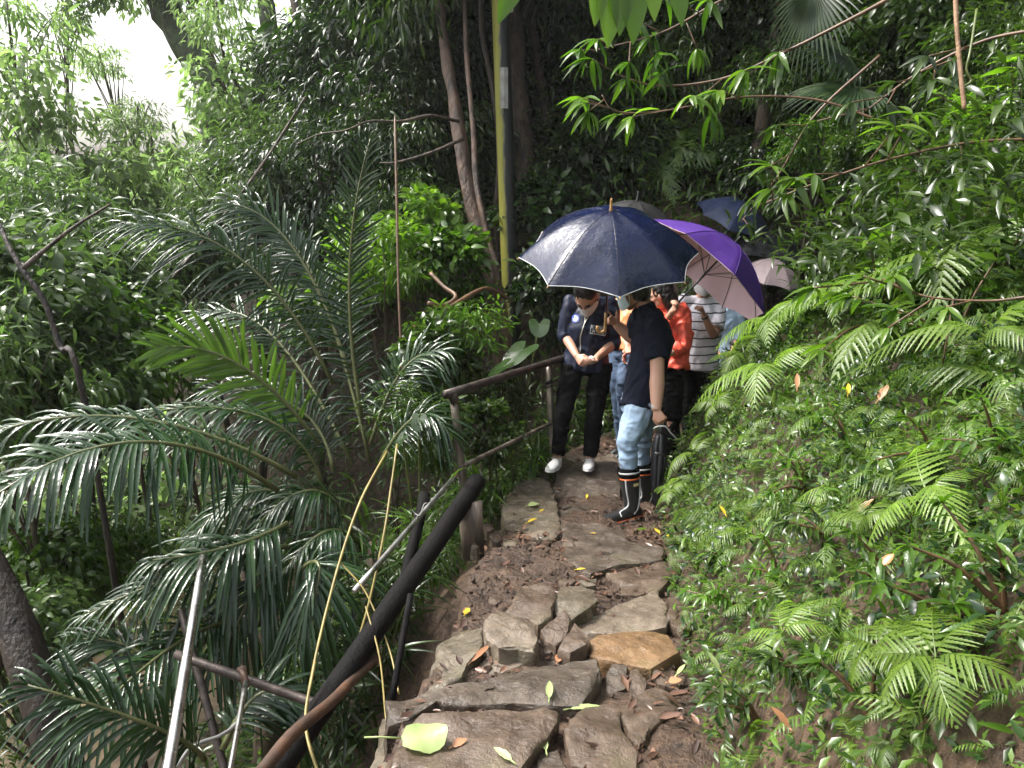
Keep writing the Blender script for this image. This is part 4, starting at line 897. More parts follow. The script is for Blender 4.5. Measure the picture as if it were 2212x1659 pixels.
# ------------------------------------------------------------------ vegetation helpers
def leaf_t(w=.3, n=4, fold=.25, droop=.25, peak=.4, ripple=0.0, tip=.03):
    """one leaf along +Y, length 1, folded along its midrib and drooping"""
    V = []; Q = []
    for i in range(n + 1):
        t = i / n; hw = w * .5 * (math.sin(math.pi * min(1, t ** (math.log(.5) / math.log(peak)))) ** .8) if 0 < t < 1 else w * tip
        z = -droop * t * t; up = fold * hw
        V += [(-hw, t, z + up + ripple * (1 if i % 2 else -1) * hw), (0, t, z), (hw, t, z + up - ripple * (1 if i % 2 else -1) * hw)]
    for i in range(n):
        for k in range(2): a = 3 * i + k; Q.append((a, a + 1, a + 4, a + 3))
    return np.array(V), np.array(Q)
def norm_rows(a): return a / np.maximum(1e-9, np.linalg.norm(a, axis=1, keepdims=True))
def scatter(tmpl, pos, dirs, ups, size):
    V, Q = tmpl; d = norm_rows(dirs); s = norm_rows(np.cross(d, ups)); u = np.cross(s, d)
    size = np.asarray(size).reshape(-1, 1, 1)
    W = (V[None, :, 0:1] * s[:, None] + V[None, :, 1:2] * d[:, None] + V[None, :, 2:3] * u[:, None]) * size + pos[:, None]
    n, m = W.shape[:2]
    return W.reshape(-1, 3), (Q[None] + (np.arange(n) * m)[:, None, None]).reshape(-1, Q.shape[1])
def join(parts):
    Vs, Qs, n = [], [], 0
    for V, Q in parts: Vs.append(V); Qs.append(Q + n); n += len(V)
    return np.concatenate(Vs), np.concatenate(Qs)
def rnd(n, a, b): return rng.uniform(a, b, n)
L_OV = leaf_t(.42, 2, .25, .25); L_LA = leaf_t(.24, 3, .3, .35, .4); L_LA2 = leaf_t(.22, 6, .35, .45, .42, .06); L_OV2 = leaf_t(.46, 5, .22, .3, .42, .05)

def crown_mesh(name, nclump, nleaf, size, tmpl, flat=.75, seed=0, droop=.5, clump=.3):
    g = np.random.default_rng(seed); c = []
    while len(c) < nclump:
        p = g.uniform(-1, 1, 3); r = np.linalg.norm(p)
        if .35 < r < 1: c.append(p * (1, 1, flat) * .85)
    parts = []
    for p in c:
        k = int(nleaf / nclump * g.uniform(.5, 1.5)); q = g.normal(0, 1, (k, 3)); q = norm_rows(q) * (g.uniform(0, 1, (k, 1)) ** .5) * clump * g.uniform(.7, 1.3) * np.array([1.15, 1.15, .8])
        out = norm_rows(q + .35 * p + g.normal(0, .22, (k, 3))); d = out * 1.0 + np.array([0, 0, -droop]) + g.normal(0, .35, (k, 3))
        up = np.tile([0, 0, 1.0], (k, 1)) + g.normal(0, .45, (k, 3))
        parts.append(scatter(tmpl, p + q, d, up, size * g.uniform(.6, 1.3, k)))
    return quads(name, *join(parts))
CROWNS = [crown_mesh('crown_a', 34, 9000, .085, L_LA, .8, 1, .5, .27), crown_mesh('crown_b', 42, 10000, .075, L_OV, .7, 2, .45, .24), crown_mesh('crown_c', 26, 8000, .10, L_LA, .9, 3, .8, .30),
          crown_mesh('crown_d', 46, 12000, .065, L_OV, .75, 4, .4, .22)]
CROWN_BIG = [crown_mesh('crown_near_a', 36, 4200, .125, L_LA2, .8, 5, .5, .28), crown_mesh('crown_near_b', 36, 4000, .115, L_OV2, .75, 6, .5, .30)]
CROWN_SPARSE = [crown_mesh('crown_sparse_a', 26, 950, .17, L_LA2, .8, 15, .6, .30), crown_mesh('crown_sparse_b', 24, 850, .16, L_OV2, .8, 16, .5, .30)]
CROWN_BUSH = [crown_mesh('crown_bush_a', 15, 1500, .20, L_LA2, .95, 25, .4, .36), crown_mesh('crown_bush_b', 13, 1300, .21, L_OV2, .9, 26, .35, .38)]
_used = set()
def crown_obj(me, m, parent, C, r, rz, sq=1.0):
    key = (me.name, m); 
    if key not in _used:
        q = me.copy(); q.name = me.name; q.materials.append(M[m]); _used.add(key); crown_obj.cache[key] = q
    o = bpy.data.objects.new('crown', crown_obj.cache[key]); COL.objects.link(o); o.parent = parent
    o.location = Vector(C) - parent.location; o.rotation_euler = (random.uniform(-.2, .2), random.uniform(-.2, .2), rz); o.scale = (r, r, r * sq); return o
crown_obj.cache = {}
def tree(label, px, py, d, r, me, m, lean=(0, 0), tr=.07, bark='bark', group=None, sq=1.0, name='tree', base=None):
    C = P(px, py, d)
    if base is None: bx, by = C[0] + lean[0], C[1] + lean[1]; base = np.array((bx, by, gz(bx, by) - .1))
    t = thing(name, label, name.replace('_', ' '), tuple(base), group)
    mid = (base + C) / 2 + np.array((random.uniform(-.2, .2), random.uniform(-.2, .2), 0)); pts = bez([base, mid, C + (0, 0, r * .3)], 14)
    mb = MB(); mb.add(*tube(pts, list(np.linspace(tr, tr * .35, len(pts))), 9, rough=.25))
    for k in range(7):
        i = random.randint(len(pts) // 2, len(pts) - 3); a = random.random() * 6.28; e = C + np.array((math.cos(a) * r * .75, math.sin(a) * r * .75, random.uniform(-.3, .6) * r))
        q = bez([pts[i], (pts[i] + e) / 2 + (0, 0, .12 * r), e], 8); mb.add(*tube(q, list(np.linspace(tr * .35, tr * .07, len(q))), 6))
    mb.obj('trunk', M[bark], t); crown_obj(me, m, t, C, r, random.random() * 6.28, sq); return t

# ---- trees: far bank, hillside, near left
FAR = 'hazy trees on the far bank of the ravine'; HILL = 'trees on the wooded hillside behind the railing'; NEAR = 'leafy saplings low at the left edge'
for (px, py, d, r) in [(-60, 460, 17, 2.0), (60, 540, 20, 2.2), (190, 560, 19, 2.0), (330, 580, 20, 2.0), (480, 470, 20, 1.5), (250, 500, 22, 1.6)]:
    tree('pale green broadleaf tree washed out by the bright sky across the ravine', px, py, d, r, CROWNS[random.choice((0, 1, 3))], 'leaf_far_glare', (random.uniform(-.6, .6), random.uniform(0, 1)), .12, 'bark', FAR)
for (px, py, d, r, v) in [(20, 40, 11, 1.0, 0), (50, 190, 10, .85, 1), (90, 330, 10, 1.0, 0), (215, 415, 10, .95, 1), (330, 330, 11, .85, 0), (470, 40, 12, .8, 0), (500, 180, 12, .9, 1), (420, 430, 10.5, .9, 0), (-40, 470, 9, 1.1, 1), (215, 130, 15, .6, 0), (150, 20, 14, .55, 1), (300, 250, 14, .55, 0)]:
    tree('pale sunlit tree with loose translucent leaves beside the bright sky openings', px, py, d, r, CROWN_SPARSE[v], 'leaf_far_glare', (random.uniform(-.6, .6), random.uniform(0, 1)), .05, 'bark', 'pale trees round the sky openings at upper left')
for (px, py, d, r, v) in [(560, 310, 13, 1.2, 0), (700, 210, 12.5, 1.3, 2), (860, 40, 13, 1.5, 1), (850, 140, 11.5, 1.9, 2), (790, 270, 10.5, 1.5, 0), (610, 360, 11, 1.3, 0), (560, 470, 10, 1.1, 2), (720, 420, 10, 1.2, 2), (920, 30, 12.5, 2.0, 0), (1010, 170, 13.5, 2.0, 3), (930, 330, 10.5, 1.2, 2), (1010, 430, 12, 1.4, 3), (880, 480, 9.8, .9, 2), (1180, 60, 13, 1.9, 2), (1190, 260, 12.5, 1.6, 3), (1290, 120, 12, 1.5, 0), (1160, 420, 11.2, 1.1, 1), (1420, 60, 12, 1.8, 3), (1600, 100, 11, 1.6, 2), (1360, 250, 11.5, 1.2, 2), (1500, 250, 11.0, 1.2, 1), (900, -150, 11.5, 2.3, 3), (1250, -150, 11, 2.2, 0), (1600, -150, 10, 2.2, 3), (1950, -150, 9, 2.0, 0)]:
    tree('dark glossy broadleaf tree standing close together with others on the hillside', px, py, d, r, CROWNS[v], random.choice(('leaf_mid', 'leaf_mid', 'leaf_dark')) if px > 640 else 'leaf_pale_lit', (random.uniform(-.5, .5), random.uniform(-.2, .6)), .09, random.choice(('bark', 'bark', 'bark_moss')), HILL)
for (x_, y_, z_, r_) in [(1.2, 10.5, 7.2, 2.4), (4.2, 10.8, 7.6, 2.6), (7.0, 9.5, 7.8, 2.6), (5.0, 6.6, 6.6, 2.0), (-1.6, 12.5, 8.0, 2.5), (3.0, 8.2, 6.4, 1.8), (7.5, 6.5, 7.5, 2.3)]:  # crowns added out of view to darken the slope behind the people
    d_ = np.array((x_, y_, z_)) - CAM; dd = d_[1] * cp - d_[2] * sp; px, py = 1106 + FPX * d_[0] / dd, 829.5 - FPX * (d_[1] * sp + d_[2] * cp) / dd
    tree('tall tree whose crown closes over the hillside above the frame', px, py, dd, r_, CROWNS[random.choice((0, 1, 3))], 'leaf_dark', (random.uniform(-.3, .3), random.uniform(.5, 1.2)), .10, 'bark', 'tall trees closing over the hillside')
for (px, py, d, r, v) in [(1720, 180, 8.5, .8, 0), (1850, 80, 8.0, .8, 1), (1960, 200, 7.5, .7, 0), (2080, 60, 7.0, .8, 1), (1650, 350, 8.8, .55, 1), (1780, 320, 7.8, .5, 0), (2180, 160, 6.0, .7, 0), (1560, 120, 9.2, .9, 0), (1640, 30, 8.6, .8, 1), (1900, 330, 6.8, .45, 1), (1460, 130, 10.0, .9, 0), (1350, 60, 10.5, 1.0, 1)]:
    tree('dense leafy shrub filling the shaded slope at the upper right', px, py, d, r, CROWN_BIG[v], random.choice(('leaf_mid', 'leaf_dark', 'leaf_shrub')), (.1, .1), .025, 'bark', 'dense shrubs on the upper right slope', name='shrub')
for (px, py, d, r, v, m) in [(90, 640, 7.5, 1.15, 0, 'leaf_pale_lit'), (250, 640, 8.5, 1.0, 1, 'leaf_pale_lit'), (160, 790, 6.8, .95, 1, 'leaf_shrub'), (30, 820, 6.0, .9, 0, 'leaf_pale_lit'), (320, 760, 7.8, .7, 1, 'leaf_shrub'), (110, 520, 9, 1.2, 0, 'leaf_pale_lit'), (380, 590, 9.5, .9, 1, 'leaf_pale_lit'), (-60, 680, 6.5, 1.1, 1, 'leaf_pale_lit'), (60, 1240, 6.5, .7, 1, 'leaf_shrub'), (230, 1210, 7.2, .65, 0, 'leaf_shrub'), (-40, 1400, 5.0, .6, 1, 'leaf_pale_lit')]:
    tree('leafy sapling with mid green leaves crowding the left edge above the palm fronds', px, py, d, r, CROWN_BIG[v], m, (random.uniform(-.2, .4), .1), .035, 'bark', NEAR, name='sapling')

def trunk_tree(label, pts, r0, r1, bark, name='tree', crown=None):
    q = [P(*p) for p in pts]; q[-1 if pts[-1][1] > pts[0][1] else 0] = q[-1 if pts[-1][1] > pts[0][1] else 0]
    if pts[0][1] < pts[-1][1]: q = q[::-1]
    b = q[0]; g_ = gz(b[0], b[1]) - .05
    if b[2] > g_ + .15: q = [np.array((b[0] + .3 * (b[0] - q[1][0]), b[1], g_))] + q
    t = thing(name, label, 'tree', tuple(q[0])); c = bez(q, 26)
    mb = MB(); mb.add(*tube(c, list(np.linspace(r0, r1, len(c))), 14, rough=.35)); mb.obj('trunk', M[bark], t)
    top = q[-1]
    if crown:
        me, m, r = crown; crown_obj(me, m, t, top + np.array((0, 0, .2)), r, random.random() * 6)
    return t, c
t, c = trunk_tree('tree with reddish peeling bark leaning just left of the utility pole', [(1082, 720, 8.6), (1050, 560, 8.7), (1010, 400, 8.8), (985, 240, 8.9), (955, 60, 9.0), (940, -150, 9.1)], .118, .05, 'bark_red', crown=(CROWNS[2], 'leaf_mid', 1.6))
mb = MB(); mb.add(*tube(bez([P(990, 262, 8.8), P(930, 250, 8.5), P(870, 262, 8.3), P(800, 262, 8.2), P(745, 282, 8.1), P(690, 290, 8.1), P(640, 312, 8.2)], 36), list(np.linspace(.020, .006, 26)), 8, rough=.3)); mb.obj('limb', M['bark'], t)
mb = MB(); mb.add(*tube(bez([P(1000, 300, 8.7), P(930, 330, 8.5), P(860, 350, 8.4), P(820, 352, 8.4)], 16), list(np.linspace(.022, .008, 16)), 7)); mb.obj('limb', M['bark'], t)
trunk_tree('slender pale barked tree squeezed between the red barked tree and the pole', [(1076, 650, 8.4), (1055, 520, 8.4), (1030, 400, 8.5), (1022, 280, 8.6), (1008, 120, 8.8), (1000, -100, 9)], .034, .026, 'bark_red')
trunk_tree('thin dark winding tree touching the utility pole', [(1084, 640, 9.8), (1070, 470, 9.8), (1078, 340, 9.8), (1066, 200, 9.8), (1040, 60, 9.9), (1040, -100, 9.9)], .030, .036, 'bark')
trunk_tree('dark straight tree right of the utility pole', [(1140, 500, 10.5), (1128, 330, 10.5), (1108, 150, 10.6), (1100, -120, 10.8)], .19, .16, 'bark')
trunk_tree('dark slim tree right of the dark straight tree', [(1200, 420, 10.8), (1175, 220, 11), (1150, 60, 11.2), (1140, -100, 11.3)], .07, .06, 'bark')
trunk_tree('thick mossy trunk leaning against the bright sky at upper left', [(480, 330, 14.5), (450, 170, 14.5), (400, 90, 14.5), (345, -10, 14.5), (310, -120, 14.5)], .32, .26, 'bark_moss', crown=(CROWNS[1], 'leaf_far_glare', 2.2))
trunk_tree('dark trunk in front of the small sky gap at top centre left', [(640, 290, 13.5), (608, 170, 13.5), (588, 90, 13.5), (560, -80, 13.5)], .16, .13, 'bark_moss')
trunk_tree('narrow trunk right of the small sky gap', [(690, 240, 13.8), (655, 120, 13.8), (630, -60, 13.8)], .11, .09, 'bark')
t, c = trunk_tree('young tree with a dark crooked stem at the left edge', [(185, 880, 5.4), (130, 750, 5.4), (95, 650, 5.4), (40, 570, 5.4), (-10, 470, 5.5)], .024, .016, 'bark_dark')
mb = MB(); mb.add(*tube(bez([P(50, 580, 5.4), P(90, 545, 5.5), P(160, 490, 5.6), P(240, 440, 5.8)], 14), list(np.linspace(.022, .008, 13)), 7)); mb.obj('limb', M['bark'], t)
trunk_tree('dark rotting stump looming at the lower left edge', [(150, 1700, 4.4), (80, 1480, 4.4), (10, 1300, 4.5), (-160, 1000, 4.6)], .12, .10, 'bark_dark', name='dead_tree')
trunk_tree('thin dark sapling stem standing in the stream bed', [(600, 1520, 5.4), (575, 1400, 5.3), (540, 1290, 5.3), (500, 1130, 5.4)], .03, .02, 'bark', name='dead_tree')
o = MB().add(*tube(bez([P(853, 250, 6.6), P(855, 330, 6.5), P(858, 480, 6.4), P(862, 650, 6.3), P(872, 870, 6.2)], 30), [.004] + [.011] * 20, 8)).obj('vine', M['twig']); tag(o, 'straight brown vine hanging vertically in front of the trees left of the railing', 'vine')
o = MB().add(*tube(bez([P(2064, -40, 3.0), P(2066, 40, 3.0), P(2072, 120, 3.0), P(2079, 190, 3.0), P(2084, 236, 3.0)], 20), list(np.linspace(.010, .008, 17)), 9, rough=.3)).obj('aerial_root', mat('root_tan', (.34, .21, .12), (.22, .13, .07), .6, 30, bmp=.5)); tag(o, 'thick tan aerial root dangling at the upper right', 'root')
o = MB().add(*tube(bez([P(2110, 20, 3.2), P(2096, 110, 3.1), P(2088, 150, 3.1), P(2098, 175, 3.1), P(2076, 190, 3.1)], 20), .005, 7)).obj('tendril', M['stem']); tag(o, 'thin green tendril curling beside the tan aerial root', 'tendril')
for pts, r, lab in (([(1105, 650, 8.0), (1060, 625, 7.6), (1030, 630, 7.3), (980, 660, 7.0), (930, 690, 6.8), (880, 715, 6.6)], .022, 'tan bare root arching low in front of the red barked tree'), ([(930, 590, 7.3), (960, 620, 7.2), (985, 640, 7.1), (960, 660, 7.0), (925, 655, 6.9)], .020, 'short bare crooked root left of the arching root'),
                    ([(660, 210, 9.2), (560, 365, 8.9), (440, 520, 8.6), (275, 715, 8.3)], .016, 'dark bamboo pole slanting above the palm fronds')):
    o = MB().add(*tube(bez([P(*p) for p in pts], 24), r, 9, rough=.3)).obj('bare_branch', M['twig'] if 'tan' in lab or 'root' in lab else M['bark']); tag(o, lab, 'branch')
def creeper(label, pts, r):
    q = bez([P(*p) for p in pts], 30); o = MB().add(*tube(q, r, 7)).obj('vine', M['twig']); tag(o, label, 'vine')

# ---- sugar palms: every frond a part
def frond_mesh(p0, p1, p2, nrmv, LL=.5, n=42, droop=.25, wid=.018, ang=48, tw=.0, start=.12, g=rng):
    """frond along a curve p0-p1-p2, leaflets in the plane whose normal is nrmv"""
    ts = np.linspace(0, 1, 40); B = ((1 - ts) ** 2)[:, None] * p0 + (2 * ts * (1 - ts))[:, None] * p1 + (ts ** 2)[:, None] * p2
    tmpl_n = 5; V, Q = [], []; cnt = 0; nv = nrm(nrmv)
    for i in range(n):
        t = start + (1 - start) * (i / (n - 1)); k = min(38, int(t * 39)); o = B[k] + (B[k + 1] - B[k]) * (t * 39 - k); T = nrm(B[k + 1] - B[k])
        s = nrm(np.cross(T, nv)); nn = np.cross(s, T)
        if i % 13 == 7 and g.random() < .6: continue
        lp = LL * (math.sin(math.pi * min(1, (.18 + .72 * (t - start) / (1 - start)))) ** .7)
        for sd in (-1, 1):
            if g.random() < .05: continue
            dr_ = droop * g.uniform(.5, 1.6); lq = lp * g.uniform(.82, 1.08); a = R(ang + 12 * (1 - t) - 22 * t) + g.normal(0, .10); d = nrm(math.sin(a) * s * sd + math.cos(a) * T + nn * (.22 + g.normal(0, .16)))
            w_ = wid * (.75 + .5 * math.sin(math.pi * t)); perp = nrm(np.cross(d, nn))
            for j in range(tmpl_n + 1):
                u = j / tmpl_n; c = o + d * lq * u + np.array((0, 0, -dr_ * lq * u * u)) ; hw = w_ * .5 * (.55 + .45 * min(1, u * 4)) * (1 if u < .7 else (1 - (u - .7) / .3 * .65))
                up = nn * hw * .45
                V += [c - perp * hw + up, c, c + perp * hw + up * (1 if u < 1 else 1.3)]
            for j in range(tmpl_n):
                for m_ in range(2): b = cnt + 3 * j + m_; Q.append((b, b + 1, b + 4, b + 3))
            cnt += 3 * (tmpl_n + 1)
    return np.array(V), np.array(Q), B
def palm(label, base, fronds, group=None):
    t = thing('palm', label, 'palm', tuple(base), group); k = 0
    st = MB()
    for f in fronds:
        a, m_, b = f['p']; p0, pm, p2 = P(*a), P(*m_), P(*b); p1 = 2 * pm - .5 * (p0 + p2)
        V, Q, B = frond_mesh(p0, p1, p2, f.get('n', (0, -.5, 1)), f.get('L', .5), f.get('k', 42), f.get('droop', .25), f.get('w', .0175), f.get('ang', 48))
        fo = link('frond', quads('frond', V, Q), M[f.get('m', 'palm')], t)
        mb = MB(); pts = list(B[::3]) + [B[-1]]; mb.add(*tube(pts, list(np.linspace(.016, .004, len(pts))), 7)); rc = mb.obj('rachis', M['rachis'], fo); rc.matrix_parent_inverse = Matrix.Identity(4)
    c = np.asarray(base); mb = MB(); mb.add(*tube([c + (0, 0, -.1), c + (0, 0, .35), c + (.02, 0, .8)], [.13, .11, .05], 12, rough=.5)); mb.obj('stem', M['bark'], t)
    return t
b0 = P(800, 1090, 5.6); b0[2] = gz(b0[0], b0[1])
palm('large sugar palm clump with long glossy dark fronds growing below the railing', b0, [
    dict(p=((782, 900, 5.6), (755, 590, 5.5), (800, 300, 5.3)), n=(-.25, -.9, .25), L=.30, k=52, droop=.12, ang=58),
    dict(p=((720, 830, 5.7), (520, 560, 5.5), (262, 487, 5.3)), n=(-.1, -.55, .9), L=.5, k=52, droop=.55),
    dict(p=((760, 820, 5.9), (640, 545, 6.0), (500, 440, 6.0)), n=(-.1, -.6, .8), L=.55, k=46, droop=.5),
    dict(p=((690, 960, 5.2), (520, 790, 5.0), (340, 752, 4.8)), n=(.15, -.85, .45), L=.36, k=44, droop=.1, m='palm_pale', w=.021),
    dict(p=((700, 1060, 5.0), (560, 900, 4.8), (250, 905, 4.5)), n=(0, -.2, 1), L=.36, droop=.7),
    dict(p=((720, 1020, 5.4), (640, 880, 5.5), (450, 840, 5.5)), n=(0, -.5, 1), L=.5, droop=.5),
    dict(p=((800, 960, 5.8), (870, 800, 5.9), (960, 760, 5.8)), n=(.1, -.5, 1), L=.4, droop=.5),
    dict(p=((820, 1000, 5.3), (900, 900, 5.2), (965, 930, 5.1)), n=(.2, -.3, 1), L=.35, droop=.6),
    dict(p=((720, 1120, 5.0), (560, 1060, 4.8), (420, 1160, 4.6)), n=(0, -.2, 1), L=.36, droop=.8),
    dict(p=((760, 1150, 5.0), (680, 1060, 4.8), (560, 1130, 4.6)), n=(0, -.2, 1), L=.36, droop=.8),
    dict(p=((780, 1180, 4.9), (700, 1150, 4.6), (600, 1260, 4.4)), n=(-.2, -.2, 1), L=.36, droop=.9),
    dict(p=((760, 1000, 5.9), (560, 700, 6.4), (400, 720, 6.6)), n=(0, -.5, 1), L=.5, droop=.5),
    dict(p=((800, 1000, 6.2), (700, 650, 6.6), (620, 520, 6.8)), n=(0, -.8, .6), L=.5, droop=.4)])
b1 = P(560, 1330, 4.6); b1[2] = gz(b1[0], b1[1])
palm('sugar palm with pale wet foreground fronds arching in from the left edge', b1, [
    dict(p=((600, 1060, 4.3), (300, 955, 3.7), (-60, 1110, 3.2)), n=(.0, -.55, 1), L=.38, k=60, droop=.55, w=.021, ang=62),
    dict(p=((640, 1030, 4.6), (300, 905, 4.2), (-60, 950, 3.9)), n=(.1, -.3, 1), L=.34, k=44, droop=.8),
    dict(p=((620, 1130, 4.5), (500, 1180, 4.2), (330, 1210, 4.0)), n=(.1, -.2, 1), L=.42, k=34, droop=.9, w=.022),
    dict(p=((620, 1180, 4.4), (420, 1230, 4.1), (180, 1330, 3.9)), n=(.2, -.2, 1), L=.30, k=26, droop=.6),
    dict(p=((600, 1240, 4.4), (560, 1260, 4.3), (480, 1420, 4.2)), n=(.3, -.4, 1), L=.42, k=30, droop=.8),
    dict(p=((640, 1240, 4.4), (690, 1230, 4.3), (640, 1400, 4.1)), n=(.3, -.4, 1), L=.42, k=32, droop=.8),
    dict(p=((560, 1350, 4.4), (400, 1380, 4.0), (150, 1600, 3.4)), n=(.2, -.3, 1), L=.46, k=40, droop=.7)])
b2 = P(420, 1800, 3.6); b2[2] = gz(b2[0], b2[1])
palm('low dark palm spreading fronds at the bottom left corner', b2, [
    dict(p=((440, 1640, 3.4), (330, 1570, 3.2), (60, 1480, 3.0)), n=(0, -.4, 1), L=.42, k=38, droop=.5),
    dict(p=((480, 1620, 3.6), (560, 1500, 3.7), (640, 1520, 3.7)), n=(.2, -.3, 1), L=.35, k=30, droop=.7),
    dict(p=((420, 1600, 3.7), (330, 1430, 3.9), (180, 1380, 3.9)), n=(0, -.4, 1), L=.42, k=36, droop=.6)])

# ---- ferns
def fern_frond(L, n, pl, droop, pin=7, g=rng, arch=.35, lacy=True):
    """one fern frond along +Y: a curved rachis with toothed pinnae"""
    V, Q = [], []; c = 0
    cur = lambda t: np.array((0, L * (t - .12 * t * t), L * (arch * t - (arch + droop) * t * t)))
    for i in range(n):
        t = .12 + .87 * i / (n - 1); o = cur(t); T = nrm(cur(t + .01) - cur(t - .01)); nn = np.cross((1, 0, 0), T); 
        lp = pl * L * (min(1, (t - .04) * 4.2) * (1 - t) ** .75 * 1.35 + .02); wmax = .44 * L / n
        for sd in (-1, 1):
            a = R(66 - 20 * t) + g.normal(0, .06); d = nrm(np.array((math.sin(a) * sd, 0, 0)) + T * math.cos(a) + np.array((0, 0, -.25 - .2 * t)) + g.normal(0, .04, 3)); pp = nrm(np.cross(d, nn))
            if lacy:
                m_ = pin * 2; wm = wmax * (.62 + .38 * (1 - t)); c0 = c
                for j in range(m_ + 1):
                    u = j / m_; q = o + d * lp * u + np.array((0, 0, -.22 * lp * u * u)); hw = wm * (1 - u) ** .6 * (1.0 if j % 2 == 0 else .58) + .0006; sh_ = d * lp / m_ * (.7 if j % 2 == 0 else 0)
                    V += [q - pp * hw + sh_ + nn * hw * .25, q, q + pp * hw + sh_ + nn * hw * .25]; c += 3
                    if j:
                        for k_ in range(2): b_ = c0 + 3 * (j - 1) + k_; Q.append((b_, b_ + 1, b_ + 4, b_ + 3))
            else:
                w0 = wmax * .9 + .001
                for j in range(3): 
                    u = j / 2; q = o + d * lp * u + np.array((0, 0, -.2 * lp * u * u)); hw = w0 * (1 - u * .9); V += [q - pp * hw, q + pp * hw]
                Q += [(c, c + 1, c + 3, c + 2), (c + 2, c + 3, c + 5, c + 4)]; c += 6
    # rachis as a thin strip
    for i in range(7):
        q = cur(i / 6.5); r = .006 * L; V += [q + (-r, 0, .001), q + (r, 0, .001)]
        if i: Q.append((c + 2 * i - 2, c + 2 * i - 1, c + 2 * i + 1, c + 2 * i))
    return np.array(V), np.array(Q)
def fern_mesh(name, nf, L, seed, n=15, pl=.36, droop=.45, tilt=.55, pin=7, lacy=True, fan=6.283):
    g = np.random.default_rng(seed); parts = []
    for k in range(nf):
        V, Q = fern_frond(L * g.uniform(.7, 1.15), n, pl * g.uniform(.85, 1.15), droop * g.uniform(.6, 1.4), pin, g, .35 * g.uniform(.6, 1.3), lacy)
        a = fan * (k + g.uniform(-.3, .3)) / nf; e = tilt * g.uniform(.3, 1.1); ro = g.normal(0, .25)
        Mx = np.array(Matrix.Rotation(a, 3, 'Z') @ Matrix.Rotation(e, 3, 'X') @ Matrix.Rotation(ro, 3, 'Y')); parts.append((V @ Mx.T, Q))
    return quads(name, *join(parts))
FERN = [fern_mesh('fern_a', 6, .30, 11), fern_mesh('fern_b', 5, .34, 12, 18, .30, .5), fern_mesh('fern_c', 7, .25, 13, 13, .42, .4), fern_mesh('fern_d', 4, .38, 14, 19, .28, .6)]
FERN_S = [fern_mesh('fern_e', 6, .30, 15, 13, .36, .4, .5, 3, False), fern_mesh('fern_f', 5, .32, 16, 14, .30, .5, .5, 3, False)]
for me in FERN: me.materials.append(M['fern'])
FERN_P = [me.copy() for me in FERN]
for me in FERN_P: me.materials[0] = M['fern_pale']
for me in FERN_S: me.materials.append(M['fern'])
def plant_at(name, label, cat, me, p, n, scale, group, az=None, lift=0.0, tow=.5):
    o = bpy.data.objects.new(name, me); COL.objects.link(o); z = nrm(np.asarray(n) * (1 - tow) + np.array((0, 0, tow)))
    q = Vector(z).to_track_quat('Z', 'Y'); o.rotation_mode = 'QUATERNION'; o.rotation_quaternion = q @ Matrix.Rotation(az if az is not None else random.random() * 6.283, 3, 'Z').to_quaternion()
    o.location = np.asarray(p) + np.asarray(n) * lift; s = scale * random.uniform(.85, 1.15); o.scale = (s, s, s); return tag(o, label, cat, group)
def in_view(p, m=1.08):
    v = np.asarray(p) - CAM; z = v[1] * cp - v[2] * sp; yv = v[1] * sp + v[2] * cp
    if z < .8: return False
    return abs(v[0] / z) * FPX < 1106 * m and abs(yv / z) * FPX < 830 * m
def bank_points(n, y0, y1, emin, emax):
    """points on the cut bank right of the path"""
    out = []
    while len(out) < n:
        y = random.uniform(y0, y1); x0 = np.interp(y, PATH[:8, 1], PATH[:8, 0] + PATH[:8, 3]); x = x0 + emin + (emax - emin) * random.random() ** .8
        p = np.array((x, y, gz(x, y)))
        if in_view(p): out.append(p)
    return out
zones = {'low': ('feathery fern on the lower bank beside the flagstones', 'ferns low on the bank'), 'mid': ('feathery fern on the middle of the right hand bank', 'ferns on the middle bank'), 'top': ('feathery fern high on the right hand bank under the shrubs', 'ferns high on the bank')}
def pixel(p):
    v = np.asarray(p) - CAM; z = v[1] * cp - v[2] * sp; yv = v[1] * sp + v[2] * cp
    return 1106 + FPX * v[0] / z, 829.5 - FPX * yv / z
for p in bank_points(290, 1.3, 6.6, .02, 2.8):
    n = normal(p[0], p[1]); py = pixel(p)[1]; zn = 'low' if py > 1150 else 'mid' if py > 700 else 'top'
    pale = random.random() < .55; d = np.linalg.norm(p - CAM)
    me = random.choice(FERN_P if pale else FERN) if d < 5 else random.choice(FERN_S + FERN[:2])
    lab, grp = zones[zn]
    plant_at('fern', ('pale lime ' if pale else 'mid green ') + lab, 'fern', me, p, n, (.58 if zn == 'low' else .85) * (.62 if p[1] > 3.9 and p[0] < 1.9 else 1.0) * (.72 if np.linalg.norm(p - CAM) < 2.9 else 1.0) * random.choice((.6, .8, 1.0, 1.1)), ('pale ' if pale else 'green ') + grp, tow=.45)
